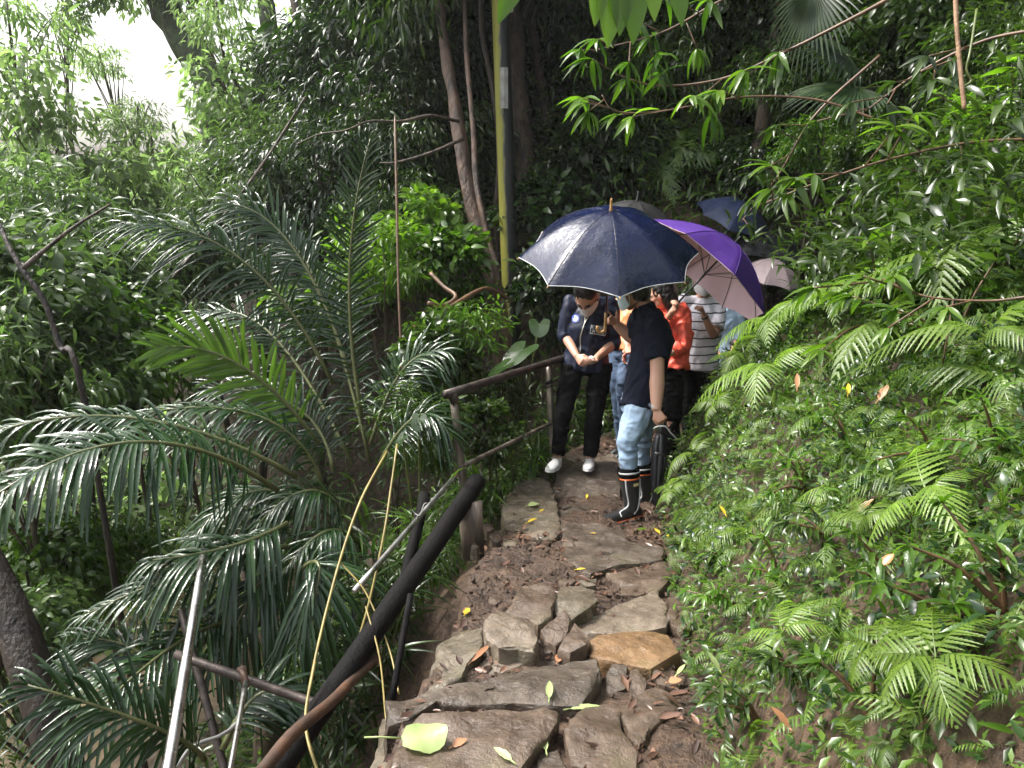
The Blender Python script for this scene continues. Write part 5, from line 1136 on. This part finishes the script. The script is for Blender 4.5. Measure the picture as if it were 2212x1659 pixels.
# larger ferns arching out of the bank and hillside where the photo shows them
for (px, py, d, s, az) in [(1440, 350, 9.2, 3.0, 2), (1500, 300, 9.4, 3.0, 1), (1400, 320, 9.6, 2.6, 3), (1560, 330, 9.0, 2.6, 2)]:
    h = hit(px, py); p = h if h is not None else P(px, py, d)
    plant_at('tree_fern', 'large dark feathery fern arching over the slope above the navy umbrella', 'fern', FERN_S[0] if s > 2.8 else FERN_S[1], p, normal(p[0], p[1]), s, 'large ferns above the umbrellas', tow=.3, lift=.2)
for (px, py, s) in [(1720, 690, 1.1), (1690, 650, .9), (1780, 660, 1.5), (1640, 760, .8), (2030, 600, 1.6), (2140, 560, 1.5), (1590, 860, .7), (1540, 970, .6), (2080, 1120, .7), (1990, 740, 1.2), (1880, 620, 1.3), (1490, 1050, .6), (1700, 800, 1.0), (2180, 760, 1.0), (2000, 1450, .5), (2130, 1480, .6), (1930, 1150, .6), (1770, 1400, .5)]:
    h = hit(px, py + 30)
    plant_at('fern', 'big bright fern with broad drooping fronds leaning out of the right hand bank', 'fern', random.choice(FERN_P), h, normal(h[0], h[1]), s * 1.15, 'big bright ferns on the bank', tow=.45, lift=.13)

# ---- stuff nobody could count: small leaves on the bank, undergrowth of the slopes, litter on the path
def slope_leaves(name, n, sampler, m, size, tmpl, lift, outd=.6):
    pts = sampler(n); z = ground(pts[:, 0], pts[:, 1]); e = .06
    N = norm_rows(np.stack([ground(pts[:, 0] - e, pts[:, 1]) - ground(pts[:, 0] + e, pts[:, 1]), ground(pts[:, 0], pts[:, 1] - e) - ground(pts[:, 0], pts[:, 1] + e), np.full(len(pts), 2 * e)], 1))
    pos = np.stack([pts[:, 0], pts[:, 1], z], 1) + N * (rng.uniform(0, 1, (len(pts), 1)) ** 1.3 * lift)
    d = rng.normal(0, .7, pos.shape) + N * outd + np.array([0, 0, -.15]); d += np.array([-.25, -.35, 0])
    up = N + np.array([0, 0, .8]) + rng.normal(0, .4, pos.shape)
    o = link(name, quads(name, *scatter(tmpl, pos, d, up, size * rng.uniform(.5, 1.4, len(pts)))), M[m]); tag(o, kind='stuff'); return o
def s_bank(n):
    y = rng.uniform(.9, 7.6, n); x0 = np.interp(y, PATH[:, 1], PATH[:, 0] + PATH[:, 3]); e = rng.uniform(0, 1, n) ** .9 * 4.0 + .02 + .05 * rng.normal(0, 1, n)
    x = x0 + np.maximum(.0, e); k = (wob(x * 1.7, y * 1.7, 1.6) + .5 * wob(x, y, 6.0)) > -.8      # bare patches of earth between
    return np.stack([x, y], 1)[k]
o = slope_leaves('bank_cover', 105000, s_bank, 'cover', .034, L_OV, .09); tag(o, 'small wet green leaves matting the right hand bank', 'ground cover')
FR_T = fern_frond(1.0, 11, .30, .35, 2, np.random.default_rng(3), .2, True)
def s_bank2(n): return s_bank(n)
o = slope_leaves('bank_fernlets', 5200, s_bank2, 'fern', .115, FR_T, .05, .35); tag(o, 'mat of tiny young fern fronds covering the bank', 'ground cover')
o = slope_leaves('bank_pale_fernlets', 2600, s_bank2, 'fern_pale', .13, FR_T, .06, .4); tag(o, 'tiny pale fern fronds scattered through the bank cover', 'ground cover')
def s_bank3(n):
    q = s_bank(n); return q[(wob(q[:, 0] * 2.2 + 3, q[:, 1] * 2.2, 2.0)) > .02]
o = slope_leaves('bank_dark_cover', 42000, s_bank3, 'leaf_dark_wet', .034, L_OV2, .13); tag(o, 'dark glossy oval leaves in patches on the bank', 'ground cover')
o = slope_leaves('bank_herbs', 3000, s_bank, 'leaf_shrub', .055, L_LA, .13); tag(o, 'narrow leaved herbs mixed among the ferns on the bank', 'ground cover')
def s_left(n):
    y = rng.uniform(2.2, 9.0, n); x0 = np.interp(y, PATH[:, 1], PATH[:, 0] - PATH[:, 3]); e = rng.uniform(0, 1, n) * 5.0
    x = x0 - .12 - e + np.where(y < 4.6, -.35, 0); k = np.abs(x + 2.9 + .12 * y - .3) > 1.05
    return np.stack([x, y], 1)[k]
o = slope_leaves('ravine_cover', 26000, s_left, 'leaf_mid', .11, L_LA, .45); tag(o, 'tangled dark undergrowth covering the ravine side below the railing', 'undergrowth')
def s_hill(n):
    x = rng.uniform(-7, 9, n); y = rng.uniform(7.3, 17, n); pz = np.array([np.min(np.hypot(PATH[:, 0] - a, PATH[:, 1] - b)) for a, b in zip(x, y)]); k = (y > np.interp(x, PATH[7:, 0], PATH[7:, 1]) + .75) & (pz > .4) | (x < -.2)
    return np.stack([x, y], 1)[k]
o = slope_leaves('hill_cover', 60000, s_hill, 'leaf_mid', .14, L_LA, .8); tag(o, 'dense dark undergrowth on the hillside behind the people', 'undergrowth')
def s_far(n): return np.stack([rng.uniform(-26, -4, n), rng.uniform(6, 36, n)], 1)
o = slope_leaves('far_cover', 50000, s_far, 'leaf_far_glare', .24, L_OV, 1.4); tag(o, 'pale green scrub on the far side of the ravine', 'undergrowth')
def s_spur(n):
    x = rng.uniform(1.9, 10, n); y = rng.uniform(2.5, 9, n); k = x > .405 * y; return np.stack([x, y], 1)[k]
o = slope_leaves('spur_cover', 55000, s_spur, 'leaf_mid', .11, L_LA, .5); tag(o, 'dark leafy growth on the upper part of the bank', 'undergrowth')
def litter():
    n = 2600; y = rng.uniform(1.3, 7.2, n); c = np.interp(y, PATH[:, 1], PATH[:, 0]); h = np.interp(y, PATH[:, 1], PATH[:, 3]); x = c + h * rng.uniform(-1.15, 1.0, n)
    k = (wob(x * 2, y * 2, 2.2) + .3 * rng.normal(0, 1, n)) > .16; x, y = x[k], y[k]; pos = np.stack([x, y, ground(x, y) + .022 + .012 * rng.uniform(0, 1, len(x))], 1)
    d = rng.normal(0, 1, pos.shape) * (1, 1, .12); up = np.tile([0, 0, 1.0], (len(pos), 1)) + rng.normal(0, .25, pos.shape)
    o = link('leaf_litter', quads('leaf_litter', *scatter(leaf_t(.34, 4, .5, -.1, .45, .15), pos, d, up, .05 * rng.uniform(.3, 1.5, len(pos)))), M['litter']); tag(o, 'wet brown dead leaves strewn over the path', 'leaf litter', kind='stuff')
litter()
def crumbs():
    n = 3200; y = rng.uniform(1.3, 7.0, n); c = np.interp(y, PATH[:, 1], PATH[:, 0]); h = np.interp(y, PATH[:, 1], PATH[:, 3]); x = c + h * rng.uniform(-1.1, 1.05, n)
    V0 = np.array([(-1, -1, -1), (1, -1, -1), (1, 1, -1), (-1, 1, -1), (-.7, -.6, .8), (.6, -.7, .7), (.7, .6, .9), (-.6, .7, .6)], float); Q0 = np.array([(0, 3, 2, 1), (4, 5, 6, 7), (0, 1, 5, 4), (1, 2, 6, 5), (2, 3, 7, 6), (3, 0, 4, 7)])
    pos = np.stack([x, y, ground(x, y) + .012], 1); d = rng.normal(0, 1, pos.shape); up = rng.normal(0, 1, pos.shape)
    o = link('earth_crumbs', quads('earth_crumbs', *scatter((V0, Q0), pos, d, up, .003 + .010 * rng.uniform(0, 1, n) ** 4), smooth=False), M['soil']); tag(o, 'crumbs of brown earth and grit on the path', 'grit', kind='stuff')
crumbs()
# ---- single fallen leaves one can point to
M['yellow_leaf'] = leafmat('yellow_leaf', (.50, .36, .03), (.62, .45, .04), (.55, .42, .05), .35, .25, tcol=(1.2, 1.1, .5))
M['lime_leaf'] = leafmat('lime_leaf', (.36, .46, .16), (.40, .50, .20), (.44, .52, .22), .4, .25, 30, tcol=(1.1, 1.2, .7))
M['brown_leaf'] = leafmat('brown_leaf', (.28, .12, .06), (.34, .16, .08), (.40, .2, .1), .4, .1, tcol=(1, 1, 1))
M['orange_leaf'] = leafmat('orange_leaf', (.55, .16, .04), (.6, .2, .05), (.55, .18, .04), .35, .2, tcol=(1, .8, .4))
topbv = None
dgs = bpy.context.evaluated_depsgraph_get(); dgs.update()
def stone_hit(px, py):
    d = Vector(ray(px, py)); ok, loc, nn, *_ = S.ray_cast(dgs, Vector(CAM) + d * 1.2, d)
    return np.array(loc), np.array(nn)
def leaf_on(name, label, px, py, L, w, m, az, tilt=.1, group=None, on=None, cat='leaf', lift=.012, n=8):
    p = on_path(px, py, .0) if on is None else on
    V, Q = leaf_t(w, n, .3, .08, .42, .1); a = np.array((math.cos(az), math.sin(az), tilt)); W_, Q = scatter((V, Q), np.zeros((1, 3)), a[None], np.array([[0, -.1, 1.0]]), [L])
    mb = MB(); mb.add(W_, Q); b = -nrm(a) * L * .25; mb.add(*tube([b, (0, 0, 0)], .0025 if L < .12 else .004, 5))
    o = mb.obj(name, M[m]); o.location = np.asarray(p) + (0, 0, lift); tag(o, label, cat, group); return o
def surf_at(px, py):
    """top of whatever stone or ground lies under a picture point"""
    d = Vector(ray(px, py)); best = None
    for ob in [ground_obj] + [q for q in bpy.data.objects if q.name.startswith(('flagstone', 'rubble_stone'))]:
        mi = ob.matrix_world.inverted() if ob is not ground_obj else Matrix.Identity(4)
        ok, loc, nn, _ = ob.ray_cast(mi @ Vector(CAM), (mi.to_3x3() @ d))
        if ok:
            wl = ob.matrix_world @ loc; tt = (wl - Vector(CAM)).length
            if best is None or tt < best[0]: best = (tt, wl)
    return np.array(best[1])
bpy.context.view_layer.update()
# the big pale leaf is broad and rounded
p = surf_at(905, 1612); bm_ = MB(); V = []; nR, nA = 5, 28
for i in range(nR + 1):
    for k in range(nA):
        a = 2 * math.pi * k / nA; r = (i / nR) * (.058 + .012 * math.cos(a) + .010 * max(0, math.cos(a)) ** 6 + .002 * math.sin(9 * a))
        V.append((r * math.cos(a) * 1.1, r * math.sin(a), .010 * (r / .06) ** 2 * math.sin(3 * a + 1) + .012))
F = [(i * nA + k, i * nA + (k + 1) % nA, (i + 1) * nA + (k + 1) % nA, (i + 1) * nA + k) for i in range(nR) for k in range(nA)]
bm_.add(V, F); bm_.add(*tube([(-.05, 0, .014), (-.11, .005, .022), (-.16, .012, .02)], .003, 6)); o = bm_.obj('fallen_leaf', M['lime_leaf']); o.location = p + np.array((0, 0, .022)); o.rotation_euler = (.12, 0, .15); tag(o, 'large rounded pale lime leaf with a long stalk on the front left flagstone', 'leaf')
FL = [('yellow pointed leaf lying on the grey slab left of the boots', *Z3(850, 455), .085, .30, 'yellow_leaf', .7), ('small yellow leaf at the middle of the grey slab', *Z3(910, 402), .045, .5, 'yellow_leaf', .9), ('crumpled pale green leaf on the grey slab', *Z3(852, 372), .08, .7, 'lime_leaf', .2), ('yellow leaf on end before the dark step stone', *Z3(1140, 335), .07, .3, 'yellow_leaf', 1.4),
      ('yellow heart shaped leaf on the broken slope left of the rubble', *Z3(540, 912), .05, .7, 'yellow_leaf', 1.3), ('narrow lime leaf lying across the gap between the two front stones', *Z3(1060, 1382), .10, .22, 'lime_leaf', .05), ('upright lime leaf stuck on the long step stone', *Z3(955, 1330), .085, .3, 'lime_leaf', 1.5), ('lime leaf at the bottom edge between the front flagstones', *Z3(770, 1640), .07, .35, 'lime_leaf', 2.4), ('second lime leaf standing at the bottom edge', *Z3(940, 1590), .07, .3, 'lime_leaf', 1.7),
      ('reddish brown leaf by the front edge of the big flagstone', *Z3(480, 1570), .05, .6, 'brown_leaf', .6), ('long tan leaf piece on the rubble slope', *Z3(570, 1150), .13, .2, 'brown_leaf', .95), ('tan curled leaf at the end of the long step', *Z3(995, 1150), .055, .6, 'brown_leaf', 1.2), ('pink brown leaf below the orange slab', *Z3(1545, 1250), .05, .7, 'brown_leaf', .2), ('lime strip of leaf at the right edge of the mud', *Z3(1585, 1210), .07, .22, 'lime_leaf', .9),
      ('yellow leaf on the half buried slab', *Z3(1165, 508), .03, .4, 'yellow_leaf', -.4), ('yellow leaf standing beside the boots', *Z3(1500, 510), .07, .35, 'yellow_leaf', 1.9), ('green leaf lying near the boot heel', *Z3(1390, 492), .07, .4, 'leaf_bright', .1), ('yellow leaf on the far corner of the half buried slab', *Z3(1538, 530), .05, .35, 'yellow_leaf', 1.3), ('yellow leaf at the foot of the muddy slope', *Z3(1090, 690), .05, .3, 'yellow_leaf', .1)]
for lab, px, py, L, w_, m, az in FL: leaf_on('fallen_leaf', lab, px, py, L, w_, m, az, .15, on=surf_at(px, py))
BL = [('long brown dead leaf hanging upright on the bare bank', 1752, 880, .13, .28, 'brown_leaf', 1.3), ('orange dead leaf among dark leaves on the right bank', 1985, 1290, .06, .6, 'orange_leaf', .3), ('yellow leaf caught on the lower bank', 1617, 1140, .07, .4, 'yellow_leaf', 2.2), ('yellow green leaf on the bare patch of bank', 1872, 900, .08, .35, 'yellow_leaf', 1.2), ('large brown leaf at the bare earth on the bank', 1945, 910, .11, .4, 'brown_leaf', .6), ('brown leaf low on the bank near the bottom right', 1795, 1640, .09, .4, 'brown_leaf', 2.6), ('pink brown leaf halfway up the bank', 1905, 1155, .09, .35, 'brown_leaf', .1), ('pale leaf blade resting low on the bank', 1620, 1500, .10, .32, 'lime_leaf', 2.3)]
for lab, px, py, L, w_, m, az in BL:
    h = hit(px, py); n = normal(h[0], h[1]); leaf_on('dead_leaf', lab, px, py, L * .7, w_, m, az, 1.0, on=h + n * .12, lift=0)
o = pipe('stick', 'bamboo', P(1945, 1600, 2.15), P(1800, 1665, 2.1), .006, .005, n=8, wobble=.02); tag(o, 'pale broken stick lying at the bottom right corner', 'stick')

# ---- shrubs on the bank: branches with long narrow bright leaves
def shrub(label, root, tips, m, leafL=.14, per=9, group=None, tmpl=L_LA2, rad=.008, name='shrub'):
    t = thing(name, label, 'shrub', tuple(root), group); mb = MB(); parts = []
    for tip, sag in tips:
        tip = np.asarray(tip, float); midp = (root + tip) / 2 + np.array((0, 0, sag)); c = np.array(bez([root, midp, tip], 18)); mb.add(*tube(list(c), list(np.linspace(rad, rad * .3, len(c))), 6))
        k = per; idx = np.linspace(len(c) * .35, len(c) - 1, k); o = np.array([c[int(i)] for i in idx]); T = np.array([c[min(int(i) + 1, len(c) - 1)] - c[max(int(i) - 1, 0)] for i in idx]); T = norm_rows(T)
        # a rosette of leaves at the tip, alternate leaves behind
        side = norm_rows(np.cross(T, [0, 0, 1.0])) * np.where(np.arange(k) % 2, 1, -1)[:, None]
        d = T * .55 + side * .9 + np.array((0, 0, -.12)) + rng.normal(0, .22, (k, 3)); parts.append(scatter(tmpl, o, d, np.tile([0, 0, 1.0], (k, 1)) + rng.normal(0, .3, (k, 3)), leafL * rng.uniform(.75, 1.2, k)))
        a = rng.uniform(0, 6.28, 6); d = T[-1] * .7 + np.stack([np.cos(a), np.sin(a), rng.normal(-.05, .3, 6)], 1) * .8; parts.append(scatter(tmpl, np.tile(c[-1], (6, 1)), d, np.tile([0, 0, 1.0], (6, 1)) + rng.normal(0, .25, (6, 3)), leafL * rng.uniform(.6, 1.15, 6)))
    mb.obj('branches', M['twig'], t); link('leaves', quads('leaves', *join(parts)), M[m], t); return t
def bank_shrub(px, py, ntip, reach, m, leafL, label, group, d=None):
    h = hit(px, py); p = h if d is None or h is None else (P(px, py, d))
    if p is None: return
    n = normal(p[0], p[1]) if d is None else np.array((-.6, -.3, .5)); tips = []
    for k in range(ntip):
        v = nrm(n * .55 + np.array((-.35, -.25, .45)) + rng.normal(0, .45, 3)); tips.append((p + v * reach * random.uniform(.6, 1.15), .10 * reach))
    shrub(label, p, tips, m, leafL, 9, group)
G1 = 'bright shrubs overhanging the upper bank'
for (px, py, k, r) in [(1830, 520, 6, .6), (1950, 450, 6, .6), (1790, 600, 5, .45), (2080, 420, 6, .6), (2180, 350, 6, .6), (1900, 700, 5, .45), (2050, 760, 4, .4), (1840, 450, 6, .6), (2000, 300, 6, .6), (2150, 620, 4, .4), (1850, 380, 6, .7), (2120, 200, 6, .6)]:
    bank_shrub(px, py, k, r, random.choice(('leaf_bright', 'leaf_shrub')), .15, 'bright green shrub with long pointed leaves jutting from the upper right bank', G1)
G2 = 'low herbs with pointed leaves on the bank'
for (px, py, k, r) in [(1600, 1330, 4, .2), (1690, 1270, 4, .2), (1800, 1180, 4, .2), (1950, 1320, 4, .25), (2080, 1380, 4, .25), (1750, 1480, 4, .2), (1880, 1560, 4, .2), (2170, 1320, 4, .25), (1640, 1560, 4, .18), (1560, 1200, 4, .16), (2020, 1000, 4, .25), (1850, 1000, 4, .22), (2150, 1000, 4, .25), (1740, 1060, 4, .2), (1480, 1180, 3, .12)]:
    bank_shrub(px, py, k, r, random.choice(('leaf_shrub', 'leaf_mid')), .062, 'low herb with pointed glossy leaves growing between ferns on the bank', G2)
# the overhanging branches that cross the picture at upper right
def over(label, pts, m='leaf_bright', leafL=.16, per=5, rad=.012):
    q = [P(*p) for p in pts]; c = bez(q, 40); t = thing('branch', label, 'branch', tuple(q[0])); MB().add(*tube(c, list(np.linspace(rad, rad * .4, len(c))), 8, rough=.2)).obj('stem', M['twig'], t); parts = []
    for k in range(per):
        i = int(len(c) * (.35 + .64 * (k + .5) / per)); b = c[min(i, len(c) - 1)]; v = nrm(np.array((random.uniform(-1, .2), random.uniform(-.8, .1), random.uniform(-.4, .4)))); e = b + v * random.uniform(.12, .3)
        MBt = bez([b, e], 5); a = rng.uniform(0, 6.28, 7); d = v * .6 + np.stack([np.cos(a) * .9, np.sin(a) * .9, rng.normal(-.25, .3, 7)], 1)
        parts.append(scatter(L_LA2, np.tile(e, (7, 1)), d, np.tile([0, 0, 1.0], (7, 1)) + rng.normal(0, .3, (7, 3)), leafL * rng.uniform(.6, 1.15, 7)))
        tw = MB(); tw.add(*tube(MBt, .004, 5)); tw.obj('twig', M['twig'], t)
    link('leaves', quads('leaves', *join(parts)), M[m], t)
over('long dark branch sweeping down to the left from the top right', [(1990, -40, 4.2), (1840, 40, 4.4), (1700, 110, 4.6), (1560, 170, 4.8), (1420, 185, 5.0), (1330, 160, 5.0)], 'leaf_shrub', .19, 9)
over('reddish twig branch curving above the navy umbrella', [(1900, 260, 4.4), (1760, 215, 4.5), (1600, 210, 4.6), (1430, 240, 4.6), (1330, 240, 4.6), (1300, 205, 4.6)], 'leaf_bright', .17, 7, .008)
over('thin branch with fresh lime leaves crossing over the blue umbrella', [(2230, 300, 3.6), (2080, 310, 3.7), (1900, 350, 3.8), (1750, 400, 3.9), (1650, 440, 4.0)], 'leaf_bright', .15, 8, .008)
over('leafy branch dipping in front of the black umbrella', [(1900, 120, 4.8), (1760, 250, 4.9), (1680, 380, 5.0), (1600, 480, 5.1)], 'leaf_mid', .14, 9, .010)
over('high branch with pointed leaves entering at the top centre right', [(1700, -60, 4.6), (1560, 0, 4.8), (1430, 70, 4.9), (1280, 110, 5.0)], 'leaf_shrub', .17, 9, .010)
over('dark leafy branch high at the right edge', [(2260, 60, 3.6), (2120, 90, 3.8), (1980, 160, 4.0), (1870, 240, 4.2)], 'leaf_mid', .15, 8, .010)
over('bright leafy twig nodding over the middle of the right bank', [(2230, 640, 2.7), (2130, 650, 2.8), (2000, 640, 2.9), (1900, 600, 3.0)], 'leaf_bright', .11, 6, .006)
# broad blurred leaves hanging in at the very top
t = thing('overhanging_leaves', 'cluster of broad bright leaves hanging into the top edge near the centre', 'branch', tuple(P(1340, -160, 2.4)))
parts = []; a0 = P(1340, -150, 2.4)
for (px, py) in [(1290, 40), (1320, 85), (1345, 60), (1375, 78), (1420, 30), (1080, 35), (1480, 40)]:
    e = P(px, py, 2.35); b = P(px * .75 + 1340 * .25, -110, 2.4); parts.append(scatter(leaf_t(.30, 6, .3, .15, .5, .05), b[None], (e - b)[None], np.array([[.1, -1, .3]]), [np.linalg.norm(e - b) * 1.0]))
    MB().add(*tube([a0, b], .004, 5)).obj('twig', M['twig'], t)
link('leaves', quads('leaves', *join(parts)), M['leaf_bright'], t)

# ---- fan palm at the upper right
def fan_palm(label, root, heads):
    t = thing('fan_palm', label, 'palm', tuple(root))
    for hd, ax, nn, L in heads:
        hd = np.asarray(hd); MB().add(*tube(bez([root, (root + hd) / 2 + (0, 0, .15), hd], 12), .010, 7)).obj('stalk', M['stem'], t)
        ax = nrm(ax); nn = nrm(np.asarray(nn) - ax * np.dot(nn, ax)); s = np.cross(ax, nn); V, Q = [], []; c = 0
        for k in range(34):
            a = R(-105 + 210 * k / 33); d = ax * math.cos(a) + s * math.sin(a); p = np.cross(d, nn); l = L * (1 - .18 * abs(a) / 2) * rng.uniform(.92, 1.05)
            for j in range(6):
                u = j / 5; w_ = L * .028 * min(1, .25 + u * 2.2) * (1 if u < .6 else (1 - (u - .6) / .4 * .85)); q = hd + d * l * u + np.array((0, 0, -.22 * l * u ** 3)); z = nn * w_ * .7
                V += [q - p * w_ + z, q, q + p * w_ + z]
            for j in range(5):
                for m_ in range(2): b = c + 3 * j + m_; Q.append((b, b + 1, b + 4, b + 3))
            c += 18
        link('fan_leaf', quads('fan_leaf', np.array(V), np.array(Q)), M['palm_soft'], t)
h = hit(1990, 260)
fan_palm('fan palm with dark pleated leaves at the upper right above the bank', h, [(P(1850, 190, 5.8), (-1, -.15, -.1), (.1, -.35, 1), .55), (P(1830, 120, 6.0), (-.7, .1, .35), (.2, -.5, 1), .55), (P(1760, -30, 5.8), (.05, -.2, -1), (-.9, -.4, .1), .55)])

# ---- bushes, taro and canes left of the people
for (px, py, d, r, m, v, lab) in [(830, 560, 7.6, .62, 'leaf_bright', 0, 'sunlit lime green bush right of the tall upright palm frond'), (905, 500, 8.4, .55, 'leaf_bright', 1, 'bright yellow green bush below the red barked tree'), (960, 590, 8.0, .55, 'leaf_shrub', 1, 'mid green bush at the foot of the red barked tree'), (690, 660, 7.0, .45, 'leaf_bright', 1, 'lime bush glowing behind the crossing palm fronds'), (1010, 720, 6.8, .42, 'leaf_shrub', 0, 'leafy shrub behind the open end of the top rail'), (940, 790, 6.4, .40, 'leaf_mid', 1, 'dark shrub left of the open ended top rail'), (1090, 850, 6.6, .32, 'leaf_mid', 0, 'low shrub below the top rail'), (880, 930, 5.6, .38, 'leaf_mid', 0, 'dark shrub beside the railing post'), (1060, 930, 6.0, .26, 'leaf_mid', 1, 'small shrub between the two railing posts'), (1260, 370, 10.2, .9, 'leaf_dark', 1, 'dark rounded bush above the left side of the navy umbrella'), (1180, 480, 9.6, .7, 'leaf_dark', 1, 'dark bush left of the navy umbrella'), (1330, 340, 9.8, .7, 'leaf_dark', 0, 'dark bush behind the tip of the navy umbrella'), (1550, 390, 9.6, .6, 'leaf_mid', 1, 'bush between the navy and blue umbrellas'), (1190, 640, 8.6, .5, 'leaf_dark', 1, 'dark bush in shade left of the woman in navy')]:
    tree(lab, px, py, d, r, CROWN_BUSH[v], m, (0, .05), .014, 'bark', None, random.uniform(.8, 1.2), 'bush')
def taro(label, base, leaves):
    t = thing('taro_plant', label, 'plant', tuple(base))
    for tip, L, az, tilt in leaves:
        tip = np.asarray(tip); MB().add(*tube(bez([base, (base + tip) / 2 + (0, 0, .1), tip], 10), .008, 6)).obj('stalk', M['stem'], t)
        V = []; nR, nA = 4, 24
        for i in range(nR + 1):
            for k in range(nA):
                a = 2 * math.pi * k / nA; r = i / nR * (.32 + .22 * math.cos(a) ** 3 + (.12 if abs(a - math.pi) > .5 else -.1) * max(0, -math.cos(a))); V.append((r * math.cos(a), r * math.sin(a), .08 * r * abs(math.sin(a)) - .3 * (r * max(0, math.cos(a))) ** 2 + .01 * math.sin(6 * a) * r))
        V = np.array(V) * L; Mx = np.array(Matrix.Rotation(az, 3, 'Z') @ Matrix.Rotation(tilt, 3, 'Y')); F = [(i * nA + k, i * nA + (k + 1) % nA, (i + 1) * nA + (k + 1) % nA, (i + 1) * nA + k) for i in range(nR) for k in range(nA)]
        link('leaf', quads('leaf', V @ Mx.T + tip, np.array(F)), M['leaf_dark'], t)
b = P(1110, 800, 6.6); b[2] = gz(b[0], b[1])
taro('broad leaved taro plant with big wet leaves just left of the woman in navy', b, [(P(1130, 755, 6.5), .42, -2.4, .45), (P(1090, 790, 6.3), .34, -2.9, .5), (P(1165, 700, 6.6), .28, -1.6, .5), (P(1060, 760, 6.6), .28, 2.6, .4)])
b = P(900, 960, 5.2); b[2] = gz(b[0], b[1])
taro('single drooping glossy leaf plant left of the railing post', b, [(P(905, 905, 5.0), .16, -2.0, .9), (P(870, 945, 5.0), .15, -2.6, .8)])
# arching yellow canes over the ravine
for pts, lab in (([(836, 975, 4.6), (780, 1080, 4.3), (735, 1210, 4.0), (700, 1340, 3.7), (668, 1490, 3.4), (640, 1680, 3.1)], 'long yellow cane hanging down in front of the black log'), ([(858, 960, 4.7), (845, 1050, 4.5), (830, 1150, 4.3), (800, 1290, 4.1), (775, 1380, 4.0)], 'yellow cane with a broken reddish end beside the loose rail'), ([(735, 1215, 4.0), (790, 1280, 3.9), (840, 1400, 3.7), (862, 1500, 3.5)], 'thin straw coloured stem slanting across the dark hollow'), ([(680, 1430, 3.4), (660, 1560, 3.2), (690, 1680, 3.0)], 'wiry dry stem bundled with the long yellow cane'), ([(790, 1310, 3.8), (820, 1420, 3.6), (835, 1560, 3.4), (850, 1600, 3.3)], 'reddish thin stem ending near the big flagstone')):
    r = .0072 if 'cane' in lab else .0045
    if 'yellow_cane' not in M: M['yellow_cane'] = mat('yellow_cane', (.30, .24, .07), (.18, .14, .04), .4, 12); 
    o = MB().add(*tube(bez([P(*p) for p in pts], 30), r, 7, rough=.3)).obj('cane', M['yellow_cane']); tag(o, lab, 'stem')

# ------------------------------------------------------------------ damp air
def haze():
    me = bpy.data.meshes.new('haze'); bm = bmesh.new(); bmesh.ops.create_cube(bm, size=1.0); bm.to_mesh(me); bm.free()
    o = bpy.data.objects.new('haze', me); COL.objects.link(o)
    V = np.empty(0); zs = [v.co.z for v in ground_obj.data.vertices]; lo = min(zs) - 1; xs = [v.co.x for v in ground_obj.data.vertices]; ys = [v.co.y for v in ground_obj.data.vertices]
    hi = 14.0
    x0, x1, y0, y1 = min(xs) - 1, max(xs) + 1, min(ys) - 1, max(ys) + 1
    o.location = ((x0 + x1) / 2, (y0 + y1) / 2, (lo + hi) / 2); o.scale = (x1 - x0, y1 - y0, hi - lo)
    m = bpy.data.materials.new('damp_air'); m.use_nodes = True; t = m.node_tree; t.nodes.clear()
    out = t.nodes.new('ShaderNodeOutputMaterial'); v = t.nodes.new('ShaderNodeVolumePrincipled'); v.inputs['Color'].default_value = (.94, .97, .95, 1); v.inputs['Density'].default_value = HAZE; v.inputs['Anisotropy'].default_value = .3
    t.links.new(v.outputs[0], out.inputs['Volume']); me.materials.append(m); tag(o, 'thin damp mist hanging in the forest air', 'haze', kind='stuff'); o.display_type = 'WIRE'
HAZE = 0.0009
haze()

def grass_clump(label, px, py, d, n, L, m='leaf_mid', cat='plant'):
    b = P(px, py, d); b[2] = gz(b[0], b[1]); t = thing('bamboo_grass', label, cat, tuple(b)); st = MB(); parts = []; TT = leaf_t(.075, 5, .4, .5, .35, .05)
    for k in range(n):
        a = random.random() * 6.283; top = b + np.array((math.cos(a) * .35, math.sin(a) * .35, 1.0)) * L * random.uniform(.5, 1.1); c = bez([b + rng.normal(0, .05, 3) * (1, 1, 0), b * .5 + top * .5 + np.array((0, 0, .06)), top], 10)
        st.add(*tube(c, list(np.linspace(.006, .002, len(c))), 5)); o = np.array([c[i] for i in (3, 4, 5, 6, 7, 8, 9, 9, 10)]); q = len(o)
        dd = rng.normal(0, .7, (q, 3)) + np.array((math.cos(a) * .5, math.sin(a) * .5, .15)); parts.append(scatter(TT, o, dd, np.tile([0, 0, 1.0], (q, 1)) + rng.normal(0, .3, (q, 3)), .30 * rng.uniform(.6, 1.2, q)))
    st.obj('canes', M['stem'], t); link('leaves', quads('leaves', *join(parts)), M[m], t)
for px, py, d, n, L, m, lab in [(860, 1120, 4.9, 14, .9, 'leaf_mid', 'grassy bamboo clump behind the loose silver rail'), (790, 1230, 4.5, 12, .9, 'leaf_dark', 'dark grassy clump behind the long yellow cane'), (940, 1060, 5.3, 10, .7, 'leaf_shrub', 'grassy clump at the foot of the open railing post'), (700, 1300, 4.4, 12, .9, 'leaf_dark', 'dark grassy clump beside the dark frame in the ravine'), (1060, 1010, 5.9, 9, .45, 'leaf_shrub', 'small grassy tuft left of the grey slab below the railing'), (640, 1180, 4.9, 12, 1.0, 'leaf_mid', 'tall grassy clump among the palm fronds'), (1150, 960, 6.4, 8, .4, 'leaf_shrub', 'small grassy tuft beside the woman in navy by the lower rail')]:
    grass_clump(lab, px, py, d, n, L, m)
